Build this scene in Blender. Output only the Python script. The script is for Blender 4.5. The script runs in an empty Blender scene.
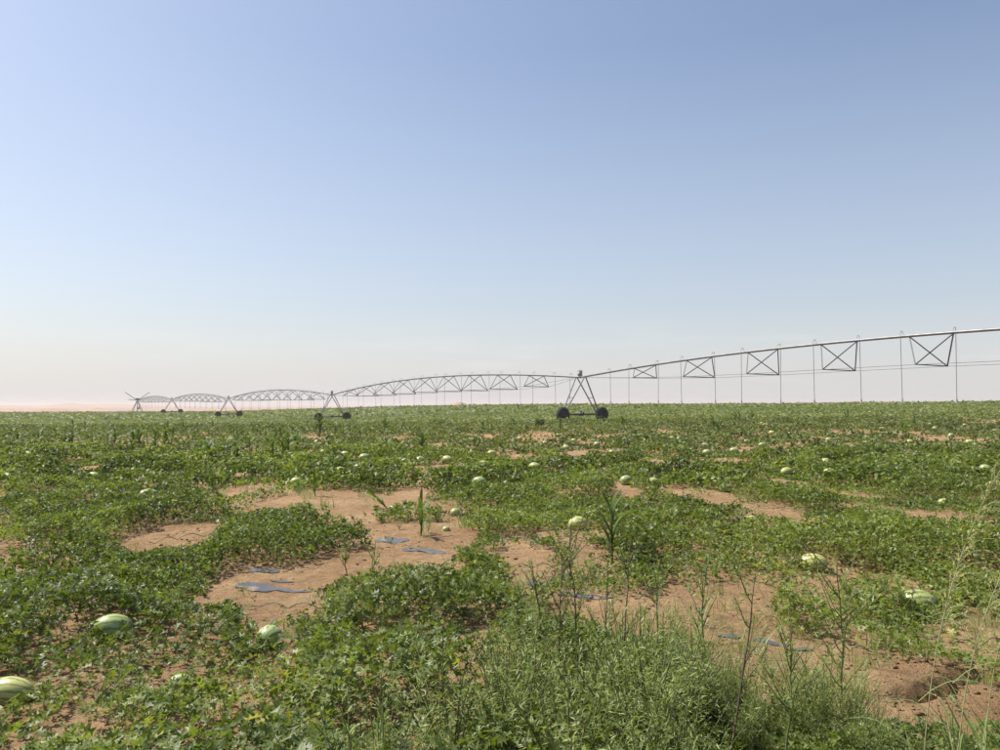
import bpy, bmesh, math, random
import numpy as np
from mathutils import Vector, Matrix

R = math.radians
scene = bpy.context.scene
col = scene.collection
rng = np.random.default_rng(11)
random.seed(5)

# ------------------------------------------------------------------ camera, sky, sun, exposure
EYE = 1.55
FPX = 777.0                       # focal length in photograph pixels (1000 wide)
PITCH = math.atan(30.0 / FPX)
cam = bpy.data.cameras.new('camera')
cam.sensor_width = 36.0
cam.lens = FPX / 1000.0 * 36.0
cam.clip_start = 0.05
cam.clip_end = 20000.0
cam_o = bpy.data.objects.new('camera', cam)
cam_o.location = (0, 0, EYE)
cam_o.rotation_euler = (math.pi / 2 + PITCH, 0, 0)
col.objects.link(cam_o)
scene.camera = cam_o

SUN_EL, SUN_AZ = R(57), R(-68)    # azimuth from +Y, negative = to the left
sun_dir = Vector((math.sin(SUN_AZ) * math.cos(SUN_EL), math.cos(SUN_AZ) * math.cos(SUN_EL), math.sin(SUN_EL)))

world = bpy.data.worlds.new('World')
scene.world = world
world.use_nodes = True
wn, wl = world.node_tree.nodes, world.node_tree.links
wn.clear()
w_out = wn.new('ShaderNodeOutputWorld')
w_bg = wn.new('ShaderNodeBackground')
w_bg.inputs['Strength'].default_value = 0.10
sky = wn.new('ShaderNodeTexSky')
sky.sky_type = 'NISHITA'
sky.sun_disc = False
sky.sun_elevation = SUN_EL
sky.sun_rotation = SUN_AZ
sky.altitude = 0
sky.air_density = 1.0
sky.dust_density = 2.3
sky.ozone_density = 2.0
# desert dust hanging near the horizon: the same all the way round
tc = wn.new('ShaderNodeTexCoord')
sep = wn.new('ShaderNodeSeparateXYZ')
wl.new(tc.outputs['Generated'], sep.inputs[0])
ramp = wn.new('ShaderNodeValToRGB')
ramp.color_ramp.elements[0].position = 0.0
ramp.color_ramp.elements[0].color = (0.70, 0.70, 0.70, 1)
ramp.color_ramp.elements[1].position = 0.42
ramp.color_ramp.elements[1].color = (0.04, 0.04, 0.04, 1)
e = ramp.color_ramp.elements.new(0.12)
e.color = (0.30, 0.30, 0.30, 1)
wl.new(sep.outputs['Z'], ramp.inputs['Fac'])
dust = wn.new('ShaderNodeMix')
dust.data_type = 'RGBA'
dust.inputs['B'].default_value = (6.35, 6.22, 6.42, 1)
wl.new(ramp.outputs['Color'], dust.inputs['Factor'])
wl.new(sky.outputs['Color'], dust.inputs['A'])
# the faintest streaks of low cloud, likewise all round
vm = wn.new('ShaderNodeVectorMath'); vm.operation = 'MULTIPLY'; vm.inputs[1].default_value = (4.0, 4.0, 34.0)
wl.new(tc.outputs['Generated'], vm.inputs[0])
cn = wn.new('ShaderNodeTexNoise'); cn.inputs['Scale'].default_value = 1.6; cn.inputs['Detail'].default_value = 7
wl.new(vm.outputs[0], cn.inputs['Vector'])
c1 = wn.new('ShaderNodeMapRange'); c1.inputs['From Min'].default_value = .55; c1.inputs['From Max'].default_value = .80
wl.new(cn.outputs['Fac'], c1.inputs['Value'])
c2 = wn.new('ShaderNodeValToRGB')
c2.color_ramp.elements[0].position = .015; c2.color_ramp.elements[0].color = (0, 0, 0, 1)
c2.color_ramp.elements[1].position = .13; c2.color_ramp.elements[1].color = (0, 0, 0, 1)
e = c2.color_ramp.elements.new(.05); e.color = (.30, .30, .30, 1)
wl.new(sep.outputs['Z'], c2.inputs['Fac'])
c3 = wn.new('ShaderNodeMath'); c3.operation = 'MULTIPLY'
wl.new(c1.outputs[0], c3.inputs[0]); wl.new(c2.outputs['Color'], c3.inputs[1])
cl_ = wn.new('ShaderNodeMix'); cl_.data_type = 'RGBA'; cl_.inputs['B'].default_value = (6.6, 6.5, 6.5, 1)
wl.new(c3.outputs[0], cl_.inputs['Factor']); wl.new(dust.outputs['Result'], cl_.inputs['A'])
wl.new(cl_.outputs['Result'], w_bg.inputs['Color'])
wl.new(w_bg.outputs[0], w_out.inputs['Surface'])

sun = bpy.data.lights.new('sun', 'SUN')
sun.energy = 5.0
sun.angle = R(0.53)
sun.color = (1.0, 0.95, 0.87)
sun_o = bpy.data.objects.new('sun', sun)
sun_o.rotation_euler = (-sun_dir).to_track_quat('-Z', 'Y').to_euler()
sun_o.location = (-40, 10, 60)
col.objects.link(sun_o)

scene.view_settings.view_transform = 'Standard'
scene.view_settings.look = 'None'
scene.view_settings.exposure = 0.58
scene.view_settings.gamma = 1.0
scene.cycles.use_denoising = True
scene.cycles.max_bounces = 8
scene.cycles.transparent_max_bounces = 8
scene.cycles.volume_bounces = 1
scene.cycles.use_adaptive_sampling = True
scene.cycles.adaptive_threshold = 0.02

# ------------------------------------------------------------------ numpy noise
def _hash(i, j, s):
    n = (i.astype(np.int64) * 374761393 + j.astype(np.int64) * 668265263 + s * 1274126177) & 0x7fffffff
    n = ((n ^ (n >> 13)) * 1274126177) & 0x7fffffff
    n = (n ^ (n >> 16)) & 0xffff
    return n / 65535.0

def vnoise(x, y, s=0):
    xi, yi = np.floor(x), np.floor(y)
    fx, fy = x - xi, y - yi
    fx = fx * fx * (3 - 2 * fx); fy = fy * fy * (3 - 2 * fy)
    a = _hash(xi, yi, s); b = _hash(xi + 1, yi, s); c = _hash(xi, yi + 1, s); d = _hash(xi + 1, yi + 1, s)
    return (a + (b - a) * fx) * (1 - fy) + (c + (d - c) * fx) * fy

def fbm(x, y, s=0, o=3):
    r, amp, tot = 0, 1.0, 0
    for k in range(o):
        r = r + amp * vnoise(x * 2 ** k + 13.7 * k, y * 2 ** k - 7.1 * k, s + k)
        tot += amp; amp *= 0.5
    return r / tot

# ------------------------------------------------------------------ terrain
CTRL = np.array([
    (0, 0, 0), (-6, 5, 0), (6, 5, 0), (0, 14, 0), (-11, 15, 0), (11, 15, 0), (-24, 30, -.05), (0, 32, 0), (20, 34, .15),
    (37.4, 19.3, .7), (-30, 5, 0), (30, -10, .3), (-30, -30, 0), (0, -40, 0), (6.8, 65, .13), (-24, 111, -.73), (-54, 156, -.85),
    (-85, 202, -.75), (-115, 248, -.95), (0, 160, 1.12), (40, 150, 1.2), (62, 150, 1.42), (90, 140, 1.95), (130, 130, 2.3),
    (30, 90, .55), (50, 80, .85), (60, 50, 1.0), (0, 280, .2), (100, 280, .8), (-41, 190, .5), (-70, 290, -.9), (-160, 250, -1.1),
    (-230, 340, -1.9), (-130, 350, -1.75), (-60, 60, -.35), (-110, 130, -.7), (-160, 60, -.8), (150, 20, 2), (100, -100, 1), (-120, -100, -.5)], float)

def _tps(r2):
    return 0.5 * r2 * np.log(r2 + 1e-9)
_P = CTRL[:, :2] / 100.0
_K = _tps(((_P[:, None, :] - _P[None, :, :]) ** 2).sum(-1)) + np.eye(len(_P)) * 1e-4
_A = np.block([[_K, np.c_[np.ones(len(_P)), _P]], [np.c_[np.ones(len(_P)), _P].T, np.zeros((3, 3))]])
_W = np.linalg.solve(_A, np.r_[CTRL[:, 2], np.zeros(3)])

def smooth(a, b, x):
    t = np.clip((x - a) / (b - a), 0, 1)
    return t * t * (3 - 2 * t)

def base_height(x, y):
    x = np.asarray(x, float); y = np.asarray(y, float)
    xs, ys = np.clip(x, -330, 260) / 100.0, np.clip(y, -150, 380) / 100.0
    z = _W[-3] + _W[-2] * xs + _W[-1] * ys
    for k in range(len(_P)):
        z = z + _W[k] * _tps((xs - _P[k, 0]) ** 2 + (ys - _P[k, 1]) ** 2)
    r = np.sqrt(x * x + y * y)
    f = smooth(330, 800, r)
    return z * (1 - f) + (-6.0) * f

# the washed-out hole beside the weeds: a short steep-sided trench
HOLE_A, HOLE_B = np.array((2.20, 4.22)), np.array((2.72, 4.56))
def hole_depth(x, y):
    d = HOLE_B - HOLE_A
    t = np.clip(((x - HOLE_A[0]) * d[0] + (y - HOLE_A[1]) * d[1]) / d.dot(d), 0, 1)
    q = np.hypot(x - HOLE_A[0] - t * d[0], y - HOLE_A[1] - t * d[1]) + 0.13 * (fbm(x * 7, y * 7, 71) - .5)
    return 0.17 * (1 - smooth(0.05, 0.10, q)) - 0.015 * smooth(0.14, 0.21, q) * (1 - smooth(0.25, 0.5, q))

def terrain(x, y):
    x = np.asarray(x, float); y = np.asarray(y, float)
    z = base_height(x, y)
    r = np.sqrt(x * x + y * y)
    near = 1 - smooth(12, 45, r)
    z = z + near * (0.05 * (fbm(x * 1.1, y * 1.1, 3) - .5) + 0.035 * (fbm(x * 4.5, y * 4.5, 9) - .5) + 0.022 * (fbm(x * 12, y * 12, 19, 2) - .5))
    z = z + 0.16 * (fbm(x * .22, y * .22, 33) - .5) * smooth(6, 25, r) * (1 - smooth(200, 500, r))
    return z - hole_depth(x, y)

_F = np.array((0, math.cos(PITCH), math.sin(PITCH))); _U = np.array((0, -math.sin(PITCH), math.cos(PITCH)))
_T = np.geomspace(2.0, 420, 1500)
def at(px, py, h=0.0):
    """the place on the ground (or h above it) on the line of sight through a photograph pixel"""
    d = np.array(((px - 500) / FPX, 0, 0)) + _U * (375 - py) / FPX + _F
    p = d[None, :] * _T[:, None]
    g = terrain(p[:, 0], p[:, 1]) + h - (p[:, 2] + EYE)
    i = int(np.argmax(g > 0))
    if i == 0:
        i = len(_T) - 1
    return float(p[i, 0]), float(p[i, 1])

def zat(x, y):
    return float(terrain(np.array([x]), np.array([y]))[0])

# ------------------------------------------------------------------ materials
def new_mat(name):
    m = bpy.data.materials.new(name)
    m.use_nodes = True
    m.node_tree.nodes.clear()
    nt = m.node_tree
    out = nt.nodes.new('ShaderNodeOutputMaterial')
    return m, nt, out

def principled(nt, color=(.5, .5, .5), rough=.6, metal=0, spec=.5):
    b = nt.nodes.new('ShaderNodeBsdfPrincipled')
    b.inputs['Base Color'].default_value = (*color, 1)
    b.inputs['Roughness'].default_value = rough
    b.inputs['Metallic'].default_value = metal
    b.inputs['Specular IOR Level'].default_value = spec
    return b

def simple(name, color, rough=.6, metal=0, var=.25, scale=8, spec=.5, bump=0.0):
    m, nt, out = new_mat(name)
    b = principled(nt, color, rough, metal, spec)
    t = nt.nodes.new('ShaderNodeTexCoord')
    n = nt.nodes.new('ShaderNodeTexNoise'); n.inputs['Scale'].default_value = scale; n.inputs['Detail'].default_value = 5
    nt.links.new(t.outputs['Object'], n.inputs['Vector'])
    r = nt.nodes.new('ShaderNodeValToRGB')
    r.color_ramp.elements[0].position = .3; r.color_ramp.elements[1].position = .7
    r.color_ramp.elements[0].color = (*[c * (1 - var) for c in color], 1)
    r.color_ramp.elements[1].color = (*[min(1, c * (1 + var)) for c in color], 1)
    nt.links.new(n.outputs['Fac'], r.inputs['Fac'])
    nt.links.new(r.outputs['Color'], b.inputs['Base Color'])
    if bump:
        bp = nt.nodes.new('ShaderNodeBump'); bp.inputs['Strength'].default_value = bump; bp.inputs['Distance'].default_value = .02
        nt.links.new(n.outputs['Fac'], bp.inputs['Height']); nt.links.new(bp.outputs[0], b.inputs['Normal'])
    nt.links.new(b.outputs[0], out.inputs['Surface'])
    return m

def leaf_mat(name, stops, rough=.42, spec=.5, trans=.28, back=1.25):
    """leaf colour by the per-leaf 'tint' attribute, with light coming through the blade"""
    m, nt, out = new_mat(name)
    a = nt.nodes.new('ShaderNodeAttribute'); a.attribute_name = 'tint'
    r = nt.nodes.new('ShaderNodeValToRGB')
    els = r.color_ramp.elements
    while len(els) < len(stops):
        els.new(.5)
    for el, (p, c) in zip(els, stops):
        el.position = p; el.color = (*c, 1)
    nt.links.new(a.outputs['Fac'], r.inputs['Fac'])
    b = principled(nt, rough=rough, spec=spec)
    nt.links.new(r.outputs['Color'], b.inputs['Base Color'])
    tr = nt.nodes.new('ShaderNodeBsdfTranslucent')
    mx = nt.nodes.new('ShaderNodeMix'); mx.data_type = 'RGBA'; mx.blend_type = 'MULTIPLY'
    mx.inputs['Factor'].default_value = 1
    mx.inputs['B'].default_value = (1.5, 1.6, .55, 1)
    nt.links.new(r.outputs['Color'], mx.inputs['A'])
    nt.links.new(mx.outputs['Result'], tr.inputs['Color'])
    ms = nt.nodes.new('ShaderNodeMixShader'); ms.inputs[0].default_value = trans
    nt.links.new(b.outputs[0], ms.inputs[1]); nt.links.new(tr.outputs[0], ms.inputs[2])
    nt.links.new(ms.outputs[0], out.inputs['Surface'])
    return m

def soil_mat():
    m, nt, out = new_mat('sandy_soil')
    L = nt.links.new
    geo = nt.nodes.new('ShaderNodeNewGeometry')
    def noise(scale, detail=6, rough=.6):
        n = nt.nodes.new('ShaderNodeTexNoise')
        n.inputs['Scale'].default_value = scale; n.inputs['Detail'].default_value = detail; n.inputs['Roughness'].default_value = rough
        L(geo.outputs['Position'], n.inputs['Vector']); return n
    n1, n2, n3 = noise(.9), noise(9), noise(70, 4, .7)
    r1 = nt.nodes.new('ShaderNodeValToRGB')
    e = r1.color_ramp.elements
    e[0].position = .32; e[0].color = (.265, .163, .083, 1)
    e[1].position = .7; e[1].color = (.415, .275, .150, 1)
    L(n1.outputs['Fac'], r1.inputs['Fac'])
    r2 = nt.nodes.new('ShaderNodeValToRGB')
    e = r2.color_ramp.elements
    e[0].position = .36; e[0].color = (.70, .68, .65, 1)
    e[1].position = .62; e[1].color = (1.05, 1.05, 1.05, 1)
    L(n2.outputs['Fac'], r2.inputs['Fac'])
    mu = nt.nodes.new('ShaderNodeMix'); mu.data_type = 'RGBA'; mu.blend_type = 'MULTIPLY'; mu.inputs['Factor'].default_value = .8
    L(r1.outputs['Color'], mu.inputs['A']); L(r2.outputs['Color'], mu.inputs['B'])
    # crop too far off to tell its leaves apart, out to the edge of the irrigated circle
    sp = nt.nodes.new('ShaderNodeVectorMath'); sp.operation = 'LENGTH'
    L(geo.outputs['Position'], sp.inputs[0])
    mr = nt.nodes.new('ShaderNodeMapRange'); mr.inputs['From Min'].default_value = 45; mr.inputs['From Max'].default_value = 120
    L(sp.outputs['Value'], mr.inputs['Value'])
    mr2 = nt.nodes.new('ShaderNodeMapRange'); mr2.inputs['From Min'].default_value = 372; mr2.inputs['From Max'].default_value = 366
    L(sp.outputs['Value'], mr2.inputs['Value'])
    mm = nt.nodes.new('ShaderNodeMath'); mm.operation = 'MULTIPLY'
    L(mr.outputs[0], mm.inputs[0]); L(mr2.outputs[0], mm.inputs[1])
    n4 = noise(.35, 8, .7)
    r4 = nt.nodes.new('ShaderNodeValToRGB')
    e = r4.color_ramp.elements
    e[0].position = .30; e[0].color = (.20, .17, .085, 1)
    e[1].position = .46; e[1].color = (.085, .125, .038, 1)
    L(n4.outputs['Fac'], r4.inputs['Fac'])
    mg = nt.nodes.new('ShaderNodeMix'); mg.data_type = 'RGBA'
    mg2 = nt.nodes.new('ShaderNodeMath'); mg2.operation = 'MULTIPLY'; mg2.inputs[1].default_value = .85
    L(mm.outputs[0], mg2.inputs[0])
    L(mg2.outputs[0], mg.inputs['Factor']); L(mu.outputs['Result'], mg.inputs['A']); L(r4.outputs['Color'], mg.inputs['B'])
    mo = nt.nodes.new('ShaderNodeMapRange'); mo.inputs['From Min'].default_value = 366; mo.inputs['From Max'].default_value = 380
    L(sp.outputs['Value'], mo.inputs['Value'])
    ms_ = nt.nodes.new('ShaderNodeMix'); ms_.data_type = 'RGBA'; ms_.inputs['B'].default_value = (.30, .195, .14, 1)
    L(mo.outputs[0], ms_.inputs['Factor']); L(mg.outputs['Result'], ms_.inputs['A'])
    b = principled(nt, rough=.95, spec=.15)
    L(ms_.outputs['Result'], b.inputs['Base Color'])
    ad = nt.nodes.new('ShaderNodeMath'); ad.operation = 'MULTIPLY_ADD'; ad.inputs[1].default_value = 2.2
    L(n2.outputs['Fac'], ad.inputs[0]); L(n3.outputs['Fac'], ad.inputs[2])
    bp = nt.nodes.new('ShaderNodeBump'); bp.inputs['Strength'].default_value = 1.0; bp.inputs['Distance'].default_value = .03
    L(ad.outputs[0], bp.inputs['Height']); L(bp.outputs[0], b.inputs['Normal'])
    L(b.outputs[0], out.inputs['Surface'])
    return m

def melon_mat():
    m, nt, out = new_mat('watermelon_rind')
    L = nt.links.new
    t = nt.nodes.new('ShaderNodeTexCoord')
    sx = nt.nodes.new('ShaderNodeSeparateXYZ'); L(t.outputs['Object'], sx.inputs[0])
    at2 = nt.nodes.new('ShaderNodeMath'); at2.operation = 'ARCTAN2'
    L(sx.outputs['Y'], at2.inputs[0]); L(sx.outputs['Z'], at2.inputs[1])
    nz = nt.nodes.new('ShaderNodeTexNoise'); nz.inputs['Scale'].default_value = 22; nz.inputs['Detail'].default_value = 6
    L(t.outputs['Object'], nz.inputs['Vector'])
    k = nt.nodes.new('ShaderNodeMath'); k.operation = 'MULTIPLY_ADD'; k.inputs[1].default_value = 13.0
    L(at2.outputs[0], k.inputs[0])
    k2 = nt.nodes.new('ShaderNodeMath'); k2.operation = 'MULTIPLY'; k2.inputs[1].default_value = 7.0
    L(nz.outputs['Fac'], k2.inputs[0]); L(k2.outputs[0], k.inputs[2])
    s = nt.nodes.new('ShaderNodeMath'); s.operation = 'SINE'; L(k.outputs[0], s.inputs[0])
    r = nt.nodes.new('ShaderNodeValToRGB')
    e = r.color_ramp.elements
    e[0].position = .02; e[0].color = (.15, .19, .065, 1)
    e[1].position = .40; e[1].color = (.38, .385, .19, 1)
    mp = nt.nodes.new('ShaderNodeMapRange'); mp.inputs['From Min'].default_value = -1
    L(s.outputs[0], mp.inputs['Value']); L(mp.outputs[0], r.inputs['Fac'])
    oi = nt.nodes.new('ShaderNodeObjectInfo')
    tn = nt.nodes.new('ShaderNodeValToRGB')
    e = tn.color_ramp.elements
    e[0].color = (.72, .92, .74, 1); e[1].color = (1.2, 1.12, .72, 1)
    L(oi.outputs['Random'], tn.inputs['Fac'])
    mu = nt.nodes.new('ShaderNodeMix'); mu.data_type = 'RGBA'; mu.blend_type = 'MULTIPLY'; mu.inputs['Factor'].default_value = 1
    L(r.outputs['Color'], mu.inputs['A']); L(tn.outputs['Color'], mu.inputs['B'])
    b = principled(nt, rough=.38, spec=.5)
    L(mu.outputs['Result'], b.inputs['Base Color'])
    L(b.outputs[0], out.inputs['Surface'])
    return m

M = {}
M['soil'] = soil_mat()
M['vine'] = leaf_mat('watermelon_leaf', [(0, (0.043, 0.064, 0.015)), (0.45, (0.121, 0.159, 0.037)), (0.8, (0.210, 0.248, 0.065)), (1, (0.324, 0.288, 0.076))], rough=.46, spec=.33, trans=.36)
M['far'] = leaf_mat('crop_leaf', [(0, (0.056, 0.078, 0.023)), (0.5, (0.132, 0.164, 0.052)), (0.85, (0.198, 0.221, 0.082)), (1, (0.266, 0.235, 0.111))], rough=.6, spec=.3, trans=.25)
M['weed'] = leaf_mat('feathery_weed_leaf', [(0, (0.081, 0.115, 0.025)), (0.5, (0.176, 0.226, 0.056)), (0.85, (0.285, 0.321, 0.106)), (1, (0.380, 0.331, 0.150))], rough=.5, spec=.4, trans=.3)
M['grass'] = leaf_mat('grass_blade', [(0, (0.064, 0.120, 0.024)), (0.5, (0.120, 0.192, 0.048)), (0.8, (0.208, 0.232, 0.080)), (1, (0.360, 0.296, 0.160))], rough=.5, spec=.35, trans=.3)
M['maize'] = leaf_mat('maize_leaf', [(0, (0.041, 0.070, 0.016)), (0.5, (0.086, 0.127, 0.030)), (1, (0.180, 0.230, 0.061))], rough=.55, spec=.25, trans=.3)
M['stem'] = simple('green_stem', (.12, .14, .05), .6, scale=30)
M['drystem'] = simple('dry_brown_stem', (.11, .075, .045), .8, scale=30)
M['straw'] = simple('straw_stem', (.27, .27, .12), .7, scale=30)
M['foxtail'] = simple('foxtail_bristle', (.24, .30, .11), .7, scale=60)
M['melon'] = melon_mat()
M['bleached'] = simple('bleached_rind', (.58, .57, .47), .55, var=.15, scale=25)
M['galv'] = simple('galvanised_steel', (.19, .195, .20), .5, metal=.35, var=.2, scale=3)
M['steel'] = simple('weathered_steel', (.10, .10, .105), .6, metal=.4, var=.3, scale=4)
M['hose'] = simple('drop_hose_plastic', (.22, .22, .23), .5, var=.15)
M['tyre'] = simple('tyre_rubber', (.022, .022, .024), .8, var=.3, scale=12)
M['rim'] = simple('wheel_rim_steel', (.05, .05, .053), .5, metal=.4, var=.3, scale=6)
M['motor'] = simple('gear_motor_paint', (.06, .065, .07), .5)
M['box'] = simple('control_box_paint', (.30, .31, .32), .5, var=.1)
M['dune'] = simple('dune_sand', (.37, .235, .155), .95, var=.10, scale=.02, spec=.1)

def film_mat():
    m, nt, out = new_mat('plastic_mulch_film')
    L = nt.links.new
    geo = nt.nodes.new('ShaderNodeNewGeometry')
    n = nt.nodes.new('ShaderNodeTexNoise'); n.inputs['Scale'].default_value = 7; n.inputs['Detail'].default_value = 8
    L(geo.outputs['Position'], n.inputs['Vector'])
    r = nt.nodes.new('ShaderNodeValToRGB')
    e = r.color_ramp.elements
    e[0].position = .58; e[0].color = (.085, .085, .09, 1)
    e[1].position = .68; e[1].color = (.30, .20, .125, 1)
    L(n.outputs['Fac'], r.inputs['Fac'])
    b = principled(nt, rough=.36, spec=.45)
    L(r.outputs['Color'], b.inputs['Base Color'])
    n2 = nt.nodes.new('ShaderNodeTexNoise'); n2.inputs['Scale'].default_value = 40
    L(geo.outputs['Position'], n2.inputs['Vector'])
    bp = nt.nodes.new('ShaderNodeBump'); bp.inputs['Strength'].default_value = .5; bp.inputs['Distance'].default_value = .01
    L(n2.outputs['Fac'], bp.inputs['Height']); L(bp.outputs[0], b.inputs['Normal'])
    L(b.outputs[0], out.inputs['Surface'])
    return m
M['film'] = film_mat()

# ------------------------------------------------------------------ object helpers
def mesh_np(name, V, F, mat, tint=None, smooth_shade=False):
    """mesh data from vertex and same-size face arrays"""
    V = np.ascontiguousarray(V, np.float32); F = np.ascontiguousarray(F, np.int32)
    me = bpy.data.meshes.new(name)
    k = F.shape[1]
    me.vertices.add(len(V)); me.vertices.foreach_set('co', V.ravel())
    me.loops.add(F.size); me.loops.foreach_set('vertex_index', F.ravel())
    me.polygons.add(len(F)); me.polygons.foreach_set('loop_start', np.arange(0, F.size, k, dtype=np.int32))
    if smooth_shade:
        me.polygons.foreach_set('use_smooth', np.ones(len(F), bool))
    if tint is not None:
        a = me.attributes.new('tint', 'FLOAT', 'POINT')
        a.data.foreach_set('value', np.ascontiguousarray(tint, np.float32))
    me.materials.append(mat)
    me.update(calc_edges=True)
    return me

def link(name, data, parent=None, loc=None):
    o = bpy.data.objects.new(name, data)
    col.objects.link(o)
    if parent is not None:
        o.parent = parent
    if loc is not None:
        o.location = loc
    return o

def tag(o, label=None, cat=None, group=None, kind=None):
    if label: o['label'] = label
    if cat: o['category'] = cat
    if group: o['group'] = group
    if kind: o['kind'] = kind
    return o

def tube_np(path, radii, n=6):
    """a tube along a path: vertices and quads"""
    P = np.asarray(path, float); m = len(P)
    T = np.gradient(P, axis=0); T /= np.linalg.norm(T, axis=1)[:, None] + 1e-12
    ref = np.array((0, 0, 1.0)) if abs(T[:, 2]).mean() < .8 else np.array((1.0, 0, 0))
    A = np.cross(T, ref); A /= np.linalg.norm(A, axis=1)[:, None] + 1e-12
    B = np.cross(T, A)
    th = np.arange(n) / n * 2 * np.pi
    rr = np.broadcast_to(np.asarray(radii, float), (m,))
    V = P[:, None, :] + rr[:, None, None] * (np.cos(th)[None, :, None] * A[:, None, :] + np.sin(th)[None, :, None] * B[:, None, :])
    V = V.reshape(-1, 3)
    i = np.arange(m - 1)[:, None] * n; j = np.arange(n)[None, :]; j2 = (j + 1) % n
    F = np.stack([i + j, i + j2, i + n + j2, i + n + j], -1).reshape(-1, 4)
    return V, F

def merge(parts):
    Vs, Fs, k = [], [], 0
    for V, F in parts:
        Vs.append(V); Fs.append(np.asarray(F) + k); k += len(V)
    return np.concatenate(Vs), np.concatenate(Fs)

def box_np(c, s):
    c = np.array(c, float); s = np.array(s, float) / 2
    V = np.array([(x, y, z) for z in (-1, 1) for y in (-1, 1) for x in (-1, 1)]) * s + c
    F = np.array([(0, 2, 3, 1), (4, 5, 7, 6), (0, 1, 5, 4), (2, 6, 7, 3), (0, 4, 6, 2), (1, 3, 7, 5)])
    return V, F

# ------------------------------------------------------------------ the ground
def axis(n, near, far0, far1, c=0.0):
    """coordinates packed near c, spreading out to far0 (below) and far1 (above)"""
    u = np.linspace(-1, 1, n)
    k = 9.2
    s = np.sinh(k * np.abs(u)) / np.sinh(k)
    return np.where(u < 0, c - s * far0, c + s * far1)
gx = axis(240, .03, 6000, 6000)
gy = axis(280, .03, 6000, 6000, 5.0)
# even the near spacing out so that lumps a hand across still show
gx = np.sort(np.concatenate([gx[(gx < -4.2) | (gx > 4.2)], np.linspace(-4.2, 4.2, 170)]))
gy = np.sort(np.concatenate([gy[(gy < 2.4) | (gy > 10)], np.linspace(2.4, 10, 180)]))
GX, GY = np.meshgrid(gx, gy)
GZ = terrain(GX.ravel(), GY.ravel())
nx, ny = len(gx), len(gy)
idx = (np.arange(ny - 1)[:, None] * nx + np.arange(nx - 1)[None, :])
GF = np.stack([idx, idx + 1, idx + nx + 1, idx + nx], -1).reshape(-1, 4)
ground = link('ground', mesh_np('ground', np.c_[GX.ravel(), GY.ravel(), GZ], GF, M['soil'], smooth_shade=True))
tag(ground, kind='structure')

# far sand dunes beyond the field
def dune(px, dist, top_px, half_px, depth, seed, skew=.25):
    """a long low dune: bearing and size from where it stands on the horizon"""
    cx, cy = (px - 500) / FPX * dist, dist
    hw = half_px / FPX * dist
    top = EYE + (405 - top_px) * dist / FPX
    n, m = 90, 22
    u = np.linspace(-1, 1, n); v = np.linspace(-1, 1, m)
    Ug, Vg = np.meshgrid(u, v)
    rs = np.random.default_rng(seed)
    prof = (1 - Ug ** 2) * (.72 + .28 * np.sin(Ug * rs.uniform(3, 6) + rs.uniform(0, 6))) + .10 * (fbm(Ug * 5 + seed, Ug * 0 + .3, seed) - .5) * (1 - Ug ** 2)
    cr = np.where(Vg < skew, (Vg + 1) / (1 + skew), (1 - Vg) / (1 - skew))
    z = -6.6 + (top + 6.6) / .95 * np.clip(prof, 0, 1) * (cr ** 1.2)
    x = cx + Ug * hw; y = cy + Vg * depth + 25 * np.sin(Ug * 4 + seed)
    i = (np.arange(m - 1)[:, None] * n + np.arange(n - 1)[None, :])
    F = np.stack([i, i + 1, i + n + 1, i + n], -1).reshape(-1, 4)
    o = link('sand_dune', mesh_np('sand_dune', np.c_[x.ravel(), y.ravel(), z.ravel()], F, M['dune'], smooth_shade=True))
    tag(o, kind='structure')
for a in [(40, 2100, 402.6, 62, 130, 1), (100, 2400, 404.0, 130, 160, 2), (-60, 2000, 404, 90, 150, 3), (190, 2500, 406.0, 90, 150, 4),
          (22, 800, 407.4, 44, 60, 5), (88, 1050, 407.6, 28, 60, 9), (205, 1000, 409.3, 45, 60, 12), (462, 1100, 402.2, 26, 50, 6), (556, 800, 401.8, 27, 40, 7), (-250, 1300, 404, 150, 90, 8),
          (1250, 1300, 400, 150, 90, 10), (310, 2500, 406, 80, 150, 11)]:
    dune(*a)

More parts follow.
